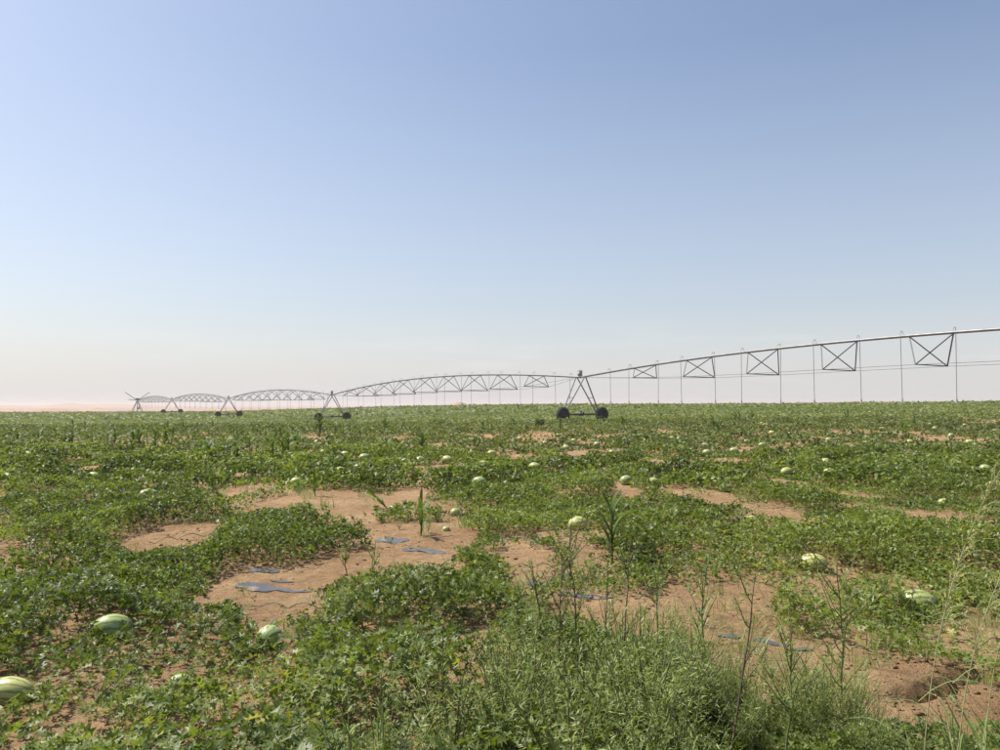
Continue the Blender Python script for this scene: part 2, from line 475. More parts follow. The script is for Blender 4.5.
# ------------------------------------------------------------------ where the crop grows and where the soil is bare
VEG_H = .23
BARE = []
def bare(px, py, hw, hh, vh=VEG_H):
    x, y = at(px, py)
    _, yb = at(px, max(py - hh, 408)); _, yf = at(px, py + hh)
    yf *= (1 - vh / EYE)
    BARE.append((x * ((yb + yf) / 2) / y, (yb + yf) / 2, hw / FPX * y, max((yb - yf) / 2, .12)))
for a in [(185, 481, 14, 5), (232, 490, 40, 6), (315, 499, 70, 9), (398, 497, 32, 8), (385, 520, 45, 12), (425, 545, 48, 17), (345, 562, 52, 20), (300, 582, 58, 20),
          (255, 572, 32, 10), (455, 538, 22, 10), (230, 580, 20, 14), (25, 546, 46, 7), (170, 530, 40, 6), (350, 505, 60, 9), (425, 520, 40, 13), (20, 556, 22, 6), (67, 467, 14, 2.5), (115, 462, 20, 2.2), (120, 487, 11, 3), (440, 468, 26, 4.5),
          (595, 453, 30, 3), (672, 462, 26, 2.4), (566, 456, 9, 4), (750, 472, 26, 5), (730, 500, 22, 4.5), (770, 510, 36, 6.5), (808, 516, 16, 6), (905, 510, 44, 7.5),
          (886, 451, 11, 4.5), (940, 443, 20, 4), (985, 534, 17, 9), (860, 577, 20, 5), (580, 543, 24, 11), (530, 556, 32, 12), (600, 600, 55, 10), (660, 612, 62, 16), (725, 605, 45, 16),
          (625, 488, 14, 4), (815, 482, 12, 4), (680, 492, 12, 3), (745, 582, 26, 6), (760, 655, 70, 14), (850, 655, 66, 16), (880, 690, 60, 16), (975, 690, 46, 20), (975, 610, 18, 8), (470, 627, 30, 18), (388, 646, 34, 9), (350, 735, 26, 14), (500, 660, 20, 14),
          (186, 655, 14, 10), (12, 655, 16, 9), (70, 695, 12, 6), (30, 738, 44, 14), (262, 666, 18, 7), (215, 738, 30, 12), (45, 610, 14, 6), (190, 600, 10, 5), (745, 545, 14, 5), (705, 535, 10, 4), (550, 690, 20, 10)]:
    bare(*a)
BARE_N = len(BARE)
for a in [(60, 662, 62, 20), (45, 718, 60, 20), (150, 655, 46, 24), (130, 742, 80, 12), (470, 690, 46, 34), (440, 738, 60, 16), (250, 655, 40, 12), (690, 560, 40, 10), (830, 600, 30, 14), (930, 640, 60, 14), (780, 575, 30, 8), (600, 570, 40, 12)]:
    bare(*a)
BARE = np.array(BARE)      # the ones past BARE_N are only thinly grown

CLUMP = []      # separate plants standing up out of the bare soil: centre, half widths, height
def clump(px, py, hw, hh, h, label):
    x, y = at(px, py, h * .45)
    _, yb = at(px, py - hh, h * .8); _, yf = at(px, py + hh)
    CLUMP.append((x, (yb + yf) / 2, hw / FPX * y, max((yb - yf) / 2, .25), h, label))
clump(262, 532, 52, 26, .30, 'dark leafy watermelon plant hiding a small melon, beside the grey film strips')
clump(335, 542, 30, 13, .24, 'low watermelon plant at the tip of a leafy tongue on sandy path')
clump(408, 600, 100, 34, .33, 'largest mounded watermelon plant between sandy path and thin brown weeds')
clump(412, 513, 34, 11, .20, 'small watermelon plant behind the upright maize seedling on the sand')
clump(775, 532, 40, 15, .26, 'watermelon plant with a pale round melon resting on its shoulder')
clump(700, 508, 34, 12, .24, 'dark watermelon plant at the edge of a reddish bare strip')
clump(885, 552, 56, 22, .27, 'broad greyish watermelon plant below the long bare sandy strip')
clump(885, 600, 60, 20, .25, 'watermelon plant carrying the bright yellow-green melon near the hole')
clump(305, 690, 60, 26, .27, 'watermelon plant with big lobed leaves beside the foxtail head')
clump(412, 695, 46, 34, .27, 'bushy watermelon plant next to the feathery weeds')
CL = np.array([c[:5] for c in CLUMP])

def warp(x, y):
    return x + .55 * (fbm(x * 1.7, y * 1.7, 41) - .5) + .30 * (fbm(x * 6, y * 6, 43, 2) - .5), y + .9 * (fbm(x * 1.3 + 9, y * 1.3, 47) - .5) + .34 * (fbm(x * 6, y * 6 + 4, 49, 2) - .5)

def bare_amount(x, y):
    """1 in bare soil, 0 in the crop"""
    xw, yw = warp(x, y)
    b = np.zeros_like(x)
    for kb, (cx, cy, rx, ry) in enumerate(BARE):
        q = np.sqrt(((xw - cx) / rx) ** 2 + ((yw - cy) / ry) ** 2)
        b = np.maximum(b, (1 - smooth(.72, 1.22, q)) * (1 if kb < BARE_N else .66))
    gap = fbm(x * .95 + 7, y * .75, 64)                         # small ragged openings
    b = np.maximum(b, .88 * smooth(.60, .70, gap))
    for cx, cy, rx, ry, h in CL:
        q = np.sqrt(((xw - cx) / rx) ** 2 + ((yw - cy) / ry) ** 2)
        b = b * smooth(.85, 1.05, q)
    d = np.hypot(x, y)
    thin = fbm(x * .33 + 3, y * .23, 61)                        # thin spots all over the field
    b = np.maximum(b, .93 * smooth(.595, .66, thin) * (d > 9))
    return np.maximum(b, (hole_depth(x, y) > .02) * 1.0)

def canopy(x, y):
    """height of the leaf layer where the crop is closed"""
    n = fbm(x * .9, y * .75, 23)
    h = .03 + .32 * smooth(.34, .70, n) + .06 * (fbm(x * 3.3, y * 3.3, 29) - .5)
    for cx, cy, rx, ry, ch in CL:
        q = ((x - cx) / rx) ** 2 + ((y - cy) / ry) ** 2
        h = np.maximum(h, ch * np.sqrt(np.clip(1.08 - q, 0, 1)) * (.8 + .4 * fbm(x * 3, y * 3, 53)))
    return h

# ------------------------------------------------------------------ watermelons
def melon_mesh(L, D, n=28, m=16, seed=0):
    rs = np.random.default_rng(seed)
    u = np.linspace(0, np.pi, m); v = np.arange(n) / n * 2 * np.pi
    X = -np.cos(u) * L / 2; rr = np.sin(u) ** .92 * D / 2
    V = np.stack([np.repeat(X, n), (rr[:, None] * np.cos(v)[None]).ravel(), (rr[:, None] * np.sin(v)[None]).ravel()], -1)
    V *= (1 + .025 * np.sin(V[:, 0:1] * 14 + rs.uniform(0, 6)))
    i = np.arange(m - 1)[:, None] * n; j = np.arange(n)[None]; j2 = (j + 1) % n
    F = np.stack([i + j, i + j2, i + n + j2, i + n + j], -1).reshape(-1, 4)
    return mesh_np('watermelon', V, F, M['melon'], smooth_shade=True)
MEL = [melon_mesh(.33, .235, seed=1), melon_mesh(.29, .225, seed=2), melon_mesh(.26, .215, seed=3), melon_mesh(.24, .22, seed=4)]
MEL_FAR = [melon_mesh(.33, .235, 14, 9, seed=1), melon_mesh(.27, .22, 14, 9, seed=2)]
sv, sf = tube_np([(0, 0, 0), (.03, .004, .012), (.055, .012, .008), (.085, .03, -.02)], [.007, .005, .004, .004], 6)
STEM_ME = mesh_np('stem', sv, sf, M['stem'], smooth_shade=True)
MSPOT = []       # x, y, radius: to keep leaves off
OPEN = {(578, 521), (813, 560), (586, 473), (918, 598), (750, 519)}
def melon(px, py, kind, yaw, label, group=None, far=False, sc=1.0, lift=0.0):
    x, y = at(px, py, .12 * sc)
    D = (.235, .225, .215, .22)[kind] * sc if not far else (.235, .22)[kind % 2] * sc
    o = link('watermelon', (MEL_FAR[kind % 2] if far else MEL[kind]), loc=(x, y, zat(x, y) + D / 2 - (.02 if far else .035) + lift))
    o.rotation_euler = (random.uniform(0, 6.28), random.uniform(-.12, .12), R(yaw))
    o.scale = (sc, sc, sc)
    tag(o, label, 'watermelon', group)
    if 'bleached' in label:
        o.data = o.data.copy(); o.data.materials[0] = M['bleached']
    MSPOT.append((x, y, D / 2, .38 if far else (.42 if (px, py) in OPEN else .78)))
    if not far:
        L = (.33, .29, .26, .24)[kind]
        link('stem', STEM_ME, o, (L / 2 - .004, 0, 0))
G_M = 'watermelons lying in the field'
SMALL = {(180, 677): .46, (11, 686): .68, (349, 613): .62, (225, 534): .55, (455, 510): .6, (160, 508): .5, (446, 527): .42, (813, 560): .80, (918, 598): .84, (578, 521): .86, (586, 473): .85, (957, 483): 1.0}
for px, py, k, yaw, label in [
    (113, 623, 0, 30, 'long pale watermelon with a sunlit yellow top, among big leaves'),
    (269, 632, 3, 80, 'round striped watermelon end-on above a small bare patch'),
    (11, 686, 0, 10, 'striped watermelon half sunk in leaves next to a bare earth corner'),
    (180, 677, 1, 20, 'watermelon almost buried in leaves with only its top showing'),
    (349, 613, 3, 40, 'small yellowish melon peeping from the largest mounded plant'),
    (578, 521, 1, 5, 'clean oval watermelon with shaded front lying on open sand'),
    (813, 560, 0, -15, 'big striped watermelon with dark shaded front beside low weeds'),
    (918, 598, 0, 5, 'bright yellow-green watermelon at the leafy bank behind the hole'),
    (750, 519, 2, 30, 'pale round melon on the shoulder of a dark plant'),
    (395, 508, 1, 15, 'pale long melon under the bent maize seedling'),
    (455, 510, 3, 40, 'small pale melon at the end of a small plant by the path'),
    (225, 534, 3, 10, 'small bright melon poking from the front of the dark leafy plant'),
    (172, 500, 2, 20, 'pale yellowish melon topping the dense leaves left of the sandy path'),
    (160, 508, 3, 50, 'little melon just in front of a bigger pale yellowish one'),
    (296, 480, 1, 15, 'pale melon in the leaf bank beside the maize seedling'),
    (586, 473, 3, 30, 'round pale melon standing proud beside a dark leaf clump'),
    (726, 487, 0, 10, 'oval melon at the upper rim of the reddish bare strip'),
    (774, 489, 0, 12, 'oval melon half hidden by leaves right of the reddish strip'),
    (957, 483, 0, 5, 'long striped melon below the tall grass plume'),
    (944, 501, 2, -10, 'pale melon beside the end of the long bare sandy strip'),
    (852, 461, 1, 10, 'oval melon with a smaller pale one just behind it'),
    (446, 527, 3, 10, 'smallest melon, lying on open sand by the maize shadow')]:
    melon(px, py, k, yaw, label, sc=SMALL.get((px, py), .76))
far_spots = [(48, 460), (93, 476), (148, 495), (188, 462), (233, 439), (303, 457), (323, 452), (345, 454), (365, 457), (358, 467), (327, 472), (340, 470), (318, 442), (299, 442), (332, 436), (420, 460),
    (447, 459), (483, 464), (492, 453), (545, 443), (566, 447), (597, 444), (595, 463), (439, 448), (445, 475), (479, 481), (558, 435), (574, 440), (623, 441), (653, 434), (657, 443), (672, 438), (685, 436), (693, 437), (684, 444), (722, 432),
    (724, 442), (746, 441), (749, 436), (761, 440), (768, 427), (669, 463), (653, 482), (626, 479), (787, 471), (828, 435), (829, 442), (867, 442), (866, 438), (846, 454), (856, 452), (873, 423), (895, 434), (905, 431), (898, 456),
    (930, 424), (935, 428), (951, 435), (965, 425), (970, 431), (969, 442), (931, 466), (972, 469), (959, 457), (914, 446), (985, 468), (810, 424), (838, 420), (777, 424), (703, 425), (640, 424), (520, 438), (471, 440), (405, 447), (386, 442),
    (260, 450), (209, 448), (980, 419), (945, 418), (900, 418), (858, 415), (990, 429), (882, 429), (790, 433), (734, 450), (612, 452), (535, 466), (707, 452),  (945, 413), (985, 412), (955, 407), (870, 412), (915, 408), (790, 415)]
FAR_LABEL = {(669, 463): 'elongated pale melon lying on its own sliver of bare sand', (420, 460): 'pale round melon at the end of a small bare patch, leaves behind it',
    (447, 459): 'whitish melon above a small bare patch, next to a dark leaf gap', (358, 467): 'dull green melon with a dark underside in the leaf bank above the sandy path',
    (303, 457): 'long whitish melon on a thin weedy spot above the sandy path', (323, 452): 'whitish melon just beyond the long one on the weedy spot',
    (566, 447): 'striped melon at the tip of a flat bare patch near the machine', (931, 466): 'bright pale melon between two dark leaf banks',
    (959, 457): 'snow-white bleached melon among dark leaves', (972, 469): 'fat pale melon just behind the long striped one under the grass plume',
    (483, 464): 'oval pale melon alone in closed dark vines', (595, 463): 'flat dull melon below the flat bare patch', (846, 454): 'smaller pale melon just behind an oval one',
    (867, 442): 'bigger of two melons lying end to end by a bare reddish patch', (866, 438): 'smaller of two melons lying end to end by a bare reddish patch',
    (829, 442): 'melon in front of another beside a tiny bare spot', (828, 435): 'melon behind another beside a tiny bare spot', (969, 442): 'yellowish melon beside the farthest reddish bare patch',
    (787, 471): 'slim light melon just beyond the reddish strip of bare soil', (479, 481): 'little white melon half under leaves below the closed vines'}
far_spots += [(random.uniform(640, 1000), random.uniform(412, 447)) for _ in range(30)] + [(random.uniform(820, 1000), random.uniform(447, 475)) for _ in range(6)]
for q, (px, py) in enumerate(far_spots):
    own_label = FAR_LABEL.get((px, py))
    lab = own_label or ('pale watermelon lying in the crop beside the sandy patches, small with distance' if py > 434 else 'tiny pale watermelon far out near the irrigation machine')
    melon(px, py, q, random.uniform(-40, 40), lab, None if own_label else G_M + (' beside the sandy patches' if py > 434 else ' near the machine'), True, random.uniform(.80, 1.04))
MSPOT = np.array(MSPOT)

# ------------------------------------------------------------------ leaves
def leaf_mid():
    """a deeply cut watermelon leaf: three pairs of lobes and a tip"""
    pts = [(0, 0), (.38, -.02), (.07, .22), (.47, .40), (.06, .48), (.30, .80), (.05, .72), (0, 1.),
           (-.38, -.02), (-.07, .22), (-.47, .40), (-.06, .48), (-.30, .80), (-.05, .72)]
    F = [(0, 1, 2), (2, 3, 4), (4, 5, 6), (0, 9, 8), (9, 11, 10), (11, 13, 12), (0, 2, 9), (2, 4, 11), (2, 11, 9), (4, 6, 13), (4, 13, 11), (6, 7, 13)]
    return np.array(pts, float), np.array(F)

def leaf_tri():
    return np.array([(0, 0), (.50, .24), (.08, .40), (0, 1.), (-.08, .40), (-.50, .24)], float), np.array([(0, 1, 2), (0, 2, 3), (0, 3, 4), (0, 4, 5)])

def leaf_small():
    return np.array([(0, 0), (.36, .45), (0, 1.), (-.36, .45)], float), np.array([(0, 1, 2), (0, 2, 3)])

def scatter(template, pos, size, yaw, pitch, roll, fold, curl):
    """a leaf at every point: yaw turns it, pitch lowers its tip, fold lifts its sides, curl droops it"""
    P, F = template
    N, n = len(pos), len(P)
    x = P[None, :, 0] * np.ones((N, 1)); y = P[None, :, 1] * np.ones((N, 1))
    z = fold[:, None] * np.abs(x) - curl[:, None] * y * y
    x = x * (1 - .35 * np.abs(fold[:, None])) * (.62 + .45 * np.abs(np.sin(yaw * 7)))[:, None]
    s = size[:, None]
    x, y, z = x * s, (y - .35) * s, z * s
    cr, sr = np.cos(roll)[:, None], np.sin(roll)[:, None]
    x, z = x * cr + z * sr, -x * sr + z * cr
    cp, sp_ = np.cos(pitch)[:, None], np.sin(pitch)[:, None]
    y, z = y * cp - z * sp_, y * sp_ + z * cp
    cy, sy = np.cos(yaw)[:, None], np.sin(yaw)[:, None]
    x, y = x * cy - y * sy, x * sy + y * cy
    V = np.stack([x + pos[:, 0:1], y + pos[:, 1:2], z + pos[:, 2:3]], -1).reshape(-1, 3)
    FF = (F[None] + (np.arange(N) * n)[:, None, None]).reshape(-1, F.shape[1])
    return V, FF

HALF_TAN = .72
def sample_wedge(r0, r1, density, rs, side=2.0):
    """points over the field in view between two distances, with some margin to the sides"""
    hw = HALF_TAN * r1 + side
    n = int(density * (r1 - r0) * 2 * hw)
    y = rs.uniform(r0, r1, n); x = rs.uniform(-hw, hw, n)
    k = np.abs(x) < HALF_TAN * y + side
    return x[k], y[k]

def leaves_band(r0, r1, density, size, template, rs, hscale=1.0, spread=.5):
    x, y = sample_wedge(r0, r1, density, rs)
    b = bare_amount(x, y)
    patch = fbm(x * 2.1, y * 2.1, 83)
    keep = rs.uniform(0, 1, len(x)) > np.clip(b * 1.03 + .40 * smooth(.62, .8, patch) * (1 - b), 0, 1)
    # keep leaves off the melons, and low in front of them
    h = canopy(x, y) * hscale * np.clip(1 - b, .15, 1) ** .6
    sel = np.hypot(x, y) < 75
    ii = np.where(sel & keep)[0]
    for mx, my, mr, fr in MSPOT:
        dx, dy = x[ii] - mx, y[ii] - my
        m_in = (dx ** 2 + dy ** 2) < (mr * (1.05 if my < 14 else 1.35)) ** 2
        keep[ii[m_in]] = False
        sc = max(1.0, my / 9)
        m_fr = (np.abs(dx) < mr * 1.9) & (dy < 0) & (dy > -.42 * sc)
        h[ii[m_fr]] *= fr
    x, y, h = x[keep], y[keep], h[keep]
    N = len(x)
    u = rs.uniform(0, 1, N) ** spread
    g = terrain(x, y)
    z = g + .02 + h * u
    sz = size * rs.uniform(.55, 1.3, N)
    yaw = rs.uniform(0, 2 * np.pi, N)
    pitch = rs.normal(.05, .62, N)
    roll = rs.normal(0, .55, N)
    fold = rs.uniform(.05, .65, N)
    curl = rs.uniform(.0, .5, N)
    t = .40 + .8 * (fbm(x * .8, y * .8, 91) - .5) + .35 * (fbm(x * .12, y * .12, 95) - .5) + rs.normal(0, .13, N)
    t = np.where(rs.uniform(0, 1, N) < .012, 1.0, np.clip(t, 0, .88))
    V, F = scatter(template, np.c_[x, y, z], sz, yaw, pitch, roll, fold, curl)
    return x, y, V, F, np.repeat(t, len(template[0])), len(template[0]), len(template[1])

rs = np.random.default_rng(4)
# near: leaves large enough to show their lobes
x, y, V, F, T, nv, nf = leaves_band(2.6, 6.0, 2250, .062, leaf_mid(), rs)
def owners(x, y):
    own = np.full(len(x), -1)
    for k, (cx, cy, rx, ry, ch) in enumerate(CL):
        q = ((x - cx) / (rx * 1.06)) ** 2 + ((y - cy) / (ry * 1.06)) ** 2
        own[(q < 1) & (own < 0)] = k
    return own
BANDS = [(x, y, V, T, leaf_mid())]
for (r0, r1, dens, size, tmpl) in [(6, 10, 1900, .066, leaf_tri()), (10, 14, 1100, .080, leaf_tri())]:
    x, y, V, F, T, _, _ = leaves_band(r0, r1, dens, size, tmpl, rs)
    BANDS.append((x, y, V, T, tmpl))
OWN = [owners(b_[0], b_[1]) for b_ in BANDS]
def leaf_group(name, k, mat, parent=None, origin=(0, 0, 0)):
    """the leaves of one plant (k) or of the open crop (-1), one mesh"""
    Vs, Fs, Ts, base = [], [], [], 0
    for (x, y, V, T, (P, F0)), own in zip(BANDS, OWN):
        sel = own == k; n = int(sel.sum()); nv = len(P)
        if n == 0:
            continue
        Vs.append(V.reshape(-1, nv, 3)[sel].reshape(-1, 3)); Ts.append(T.reshape(-1, nv)[sel].ravel())
        Fs.append((F0[None] + (np.arange(n) * nv)[:, None, None]).reshape(-1, 3) + base); base += n * nv
    return link(name, mesh_np(name, np.concatenate(Vs) - np.array(origin), np.concatenate(Fs), mat, np.concatenate(Ts)), parent)
o = leaf_group('watermelon_vines', -1, M['vine'])
tag(o, 'sprawling green watermelon vines covering the sandy ground', 'vines', kind='stuff')
def vine_runner(x0, y0, yaw, L, rs):
    s = np.linspace(0, 1, 14)
    a = yaw + np.cumsum(rs.normal(0, .16, 14))
    px = x0 + np.cumsum(np.cos(a)) * L / 14; py = y0 + np.cumsum(np.sin(a)) * L / 14
    pz = terrain(px, py) + .02 + .05 * np.abs(np.sin(s * 9 + yaw))
    return np.c_[px, py, pz]
for k, (cx, cy, rx, ry, ch, label) in enumerate(CLUMP):
    if sum((w == k).sum() for w in OWN) < 30:
        continue
    root = link('watermelon_plant', None, loc=(cx, cy, zat(cx, cy)))
    tag(root, label, 'watermelon plant')
    f = leaf_group('foliage', k, M['vine'], root, root.location)
    tag(f, kind='stuff')
    parts = []
    for q in range(7):
        parts.append(tube_np(vine_runner(cx, cy, q * .9 + rs.uniform(-.3, .3), min(rx, ry * 2) * rs.uniform(.8, 1.15), rs) - np.array(root.location), .0045, 5))
    VV, FF = merge(parts)
    link('vine_stem', mesh_np('vine_stem', VV, FF, M['stem'], smooth_shade=True), root)['kind'] = 'stuff'
# runners lying over the sand at the edges of the crop
parts = []
xx, yy = sample_wedge(3.2, 13, 3.0, rs)
bb = bare_amount(xx, yy)
for q in np.where((bb > .25) & (bb < .98))[0][:170]:
    parts.append(tube_np(vine_runner(xx[q], yy[q], rs.uniform(0, 6.28), rs.uniform(.3, .9), rs), .0045, 5))
VV, FF = merge(parts)
o = link('vine_runners', mesh_np('vine_runners', VV, FF, M['stem'], smooth_shade=True))
tag(o, 'thin green vine runners creeping over bare sand', 'vines', kind='stuff')

mid = []
for (r0, r1, dens, size, tmpl, hs) in [(14, 24, 560, .105, leaf_small(), 1.05), (24, 60, 85, .17, leaf_small(), 1.15)]:
    x, y, V, F, T, nv_, nf_ = leaves_band(r0, r1, dens, size, tmpl, rs, hs)
    own = np.full(len(x), -1)
    o = link('watermelon_crop', mesh_np('watermelon_crop', V, F, M['vine'] if r0 < 20 else M['far'], T))
    tag(o, 'green watermelon crop spreading across the middle of the field' if r0 < 20 else 'watermelon crop between the sandy patches and the irrigation machine', 'crop', kind='stuff')

# far field: leaf tufts a couple of pixels across
def far_band(r0, r1, density, size, hscale, rs):
    x, y = sample_wedge(r0, r1, density, rs, 8)
    d = np.hypot(x, y)
    k = (d < 368)
    x, y = x[k], y[k]
    n = fbm(x * .10, y * .10, 121); n2 = fbm(x * .55, y * .55, 125)
    keep = rs.uniform(0, 1, len(x)) > .85 * smooth(.58, .75, n2)
    x, y, n, n2 = x[keep], y[keep], n[keep], n2[keep]
    N = len(x)
    z = terrain(x, y) + hscale * (.03 + .26 * rs.uniform(0, 1, N) * smooth(.2, .8, n2 * .5 + n * .5))
    row = .5 + .5 * np.sin((x * .83 + y * .56) * 2 * np.pi / 6.0)
    t = np.clip(.50 + .5 * (n - .5) + .5 * (n2 - .5) + .10 * row + rs.normal(0, .10, N), 0, .9)
    V, F = scatter(leaf_small(), np.c_[x, y, z], size * rs.uniform(.5, 1.3, N), rs.uniform(0, 6.28, N), rs.normal(0, .45, N), rs.normal(0, .4, N), rs.uniform(0, .5, N), rs.uniform(0, .3, N))
    o = link('far_crop', mesh_np('far_crop', V, F, M['far'], np.repeat(t, 4)))
    return o
tag(far_band(60, 130, 15, .36, 1.2, rs), 'green crop carpet round the wheels of the irrigation machine', 'crop', kind='stuff')
tag(far_band(130, 366, 1.2, .85, 1.5, rs), 'hazy green crop reaching the horizon', 'crop', kind='stuff')

# ------------------------------------------------------------------ grass tufts and feathery weeds (masses)
def blade_tmpl():
    return np.array([(-.018, 0), (.018, 0), (-.014, .5), (.014, .5), (0, 1.)], float), np.array([(0, 1, 3), (0, 3, 2), (2, 3, 4)])
def grass_mass(xs, ys, per, length, tint0, rs, name, label, lean=.45):
    x = np.repeat(xs, per) + rs.normal(0, .05, len(xs) * per); y = np.repeat(ys, per) + rs.normal(0, .05, len(xs) * per)
    N = len(x)
    g = terrain(x, y)
    L = length * np.repeat(rs.uniform(.6, 1.3, len(xs)), per) * rs.uniform(.5, 1.2, N)
    yaw = rs.uniform(0, 6.28, N); pitch = np.pi / 2 - np.abs(rs.normal(0, lean, N))
    P, F = blade_tmpl()
    V, FF = scatter((P + np.array((0, .35)), F), np.c_[x, y, g - .01], L, yaw, pitch, rs.normal(0, .3, N), np.zeros(N), rs.uniform(.05, .55, N))
    t = np.clip(tint0 + np.repeat(rs.normal(0, .12, len(xs)), per) + rs.normal(0, .1, N), 0, 1)
    o = link(name, mesh_np(name, V, FF, M['grass'], np.repeat(t, 5)))
    return tag(o, label, 'grass', kind='stuff')
xs, ys = sample_wedge(3.2, 16, 3.2, rs)
k = (fbm(xs * .7, ys * .7, 141) > .50) & (hole_depth(xs, ys) < .01)
grass_mass(xs[k], ys[k], 16, .20, .38, rs, 'grass_tufts', 'bright green grass tufts scattered through the vines')
# dry runners of grass on the soil round the hole
xs, ys = rs.uniform(.9, 3.6, 190), rs.uniform(4.2, 6.0, 190)
k = (hole_depth(xs, ys) < .01) & (fbm(xs * 2.4, ys * 2.4, 151) > .42)
grass_mass(xs[k], ys[k], 22, .17, .62, rs, 'dry_grass', 'yellowing grass sprawling on bare soil round the hole', lean=.95)

def weed_plant(rs, h, nb, nl, ll, wid=.22):
    """a feathery weed: upright branching stems set with narrow leaves; returns stems and leaves"""
    stems, pos, yaw, pitch = [], [], [], []
    for b in range(nb):
        a = rs.uniform(0, 6.28); lean = rs.uniform(.05, .75)
        L = h * rs.uniform(.6, 1.1)
        s = np.linspace(0, 1, 4)
        bend = np.c_[np.cos(a) * lean * s * L * .8, np.sin(a) * lean * s * L * .8, L * (s - .22 * lean * s * s)] + rs.normal(0, .008, (4, 3)) * s[:, None]
        stems.append(tube_np(bend, np.linspace(.0033, .0012, 4), 3))
        tt = rs.uniform(.12, 1, nl)
        p = np.c_[[np.interp(tt, s, bend[:, k]) for k in range(3)]].T
        side = rs.uniform(0, 6.28, nl)
        out = rs.uniform(0, .05, nl) * (1.1 - tt)
        p = p + np.c_[np.cos(side) * out, np.sin(side) * out, rs.uniform(0, .02, nl)]
        pos.append(p); yaw.append(side - np.pi / 2); pitch.append(rs.normal(.55, .35, nl))
    pos = np.concatenate(pos); yaw = np.concatenate(yaw); pitch = np.concatenate(pitch)
    N = len(pos)
    P = np.array([(0, .35), (.5 * wid, .8), (0, 1.35), (-.5 * wid, .8)], float)
    V, F = scatter((P, leaf_small()[1]), pos, ll * rs.uniform(.6, 1.3, N), yaw, pitch, rs.normal(0, .5, N), np.zeros(N), rs.uniform(-.1, .3, N))
    return merge(stems), (V, F)

WEED = [weed_plant(np.random.default_rng(200 + q), .40, 16, 66, .021, .16) for q in range(5)]
WEED_S = [weed_plant(np.random.default_rng(240 + q), .40, 8, 42, .036, .17) for q in range(5)]
def weed_mass(xs, ys, hs, tint0, rs, name, label, kinds=WEED):
    Vl, Fl, Tl, Vs, Fs = [], [], [], [], []
    kl = ks = 0
    zz = terrain(xs, ys)
    for q in range(len(xs)):
        (sv, sf), (lv, lf) = kinds[q % 5]
        a = rs.uniform(0, 6.28); c, s = math.cos(a), math.sin(a)
        m = np.array(((c, s, 0), (-s, c, 0), (0, 0, 1))) * hs[q]
        p = np.array((xs[q], ys[q], zz[q]))
        Vl.append(lv @ m + p); Fl.append(lf + kl); kl += len(lv)
        Vs.append(sv @ m + p); Fs.append(sf + ks); ks += len(sv)
        t = np.clip((tint0 if np.isscalar(tint0) else tint0[q]) + rs.normal(0, .13) + np.repeat(rs.normal(0, .13, len(lv) // 4), 4), 0, 1)
        Tl.append(t)
    o = link(name, mesh_np(name, np.concatenate(Vl), np.concatenate(Fl), M['weed'], np.concatenate(Tl)))
    tag(o, label, 'weeds', kind='stuff')
    st = link(name + '_stems', mesh_np(name + '_stems', np.concatenate(Vs), np.concatenate(Fs), M['stem'], smooth_shade=True))
    tag(st, 'thin stems of ' + label, 'weeds', kind='stuff')
# the foreground thicket
n = 400
xs, ys = rs.uniform(-.5, 2.2, n), rs.uniform(2.6, 4.4, n)
top = 3.0 + 1.25 * smooth(-.45, .25, xs) - .30 * smooth(.75, 1.4, xs) + .5 * (fbm(xs * 2.2, ys * 0 + 1.7, 161) - .5)
k = (ys < top) & (ys > 2.55) & ~((xs > 1.75) & (ys > 3.25)) & (fbm(xs * 2.4, ys * 2.4, 167) > .45)
xs, ys = xs[k], ys[k]
weed_mass(xs, ys, rs.uniform(.5, 1.2, len(xs)) * (1.35 - .42 * smooth(.45, 1.2, xs)) * (.62 + .62 * fbm(xs * 1.6, ys * 1.6, 177)), .58 + .30 * (fbm(xs * 1.9, ys * 1.9, 179) - .5), rs, 'feathery_weeds', 'thicket of feathery grey-green weeds')
# lesser weeds through the field
xs, ys = sample_wedge(3.4, 14, 3.6, rs)
k = (fbm(xs * .55 + 4, ys * .55, 171) > .50) & (hole_depth(xs, ys) < .01) & (bare_amount(xs, ys) < rs.uniform(.1, 1.15, len(xs)))
o_ = np.argsort(ys[k])[:330]
xs, ys = xs[k][o_], ys[k][o_]
weed_mass(xs, ys, rs.uniform(.35, .75, len(xs)), .6, rs, 'field_weeds', 'small pale weeds growing through the vines', WEED_S)

# ------------------------------------------------------------------ single weeds and grasses
def stalk_thing(name, label, cat, px, dist, stems, leaves, smat, lmat, group=None, tint=.35, origin=None):
    x, y = (px - 500) / FPX * dist, dist
    root = link(name, None, loc=(x, y, zat(x, y) - .01))
    tag(root, label, cat, group)
    for s in stems:
        link('stem', mesh_np('stem', s[0], s[1], smat, smooth_shade=True), root)
    if leaves is not None:
        lv, lf = leaves
        f = link('foliage', mesh_np('foliage', lv, lf, lmat, np.clip(np.repeat(rs.normal(tint, .15, len(lv) // 4), 4), 0, 1)), root)
        f['kind'] = 'stuff'
    return root

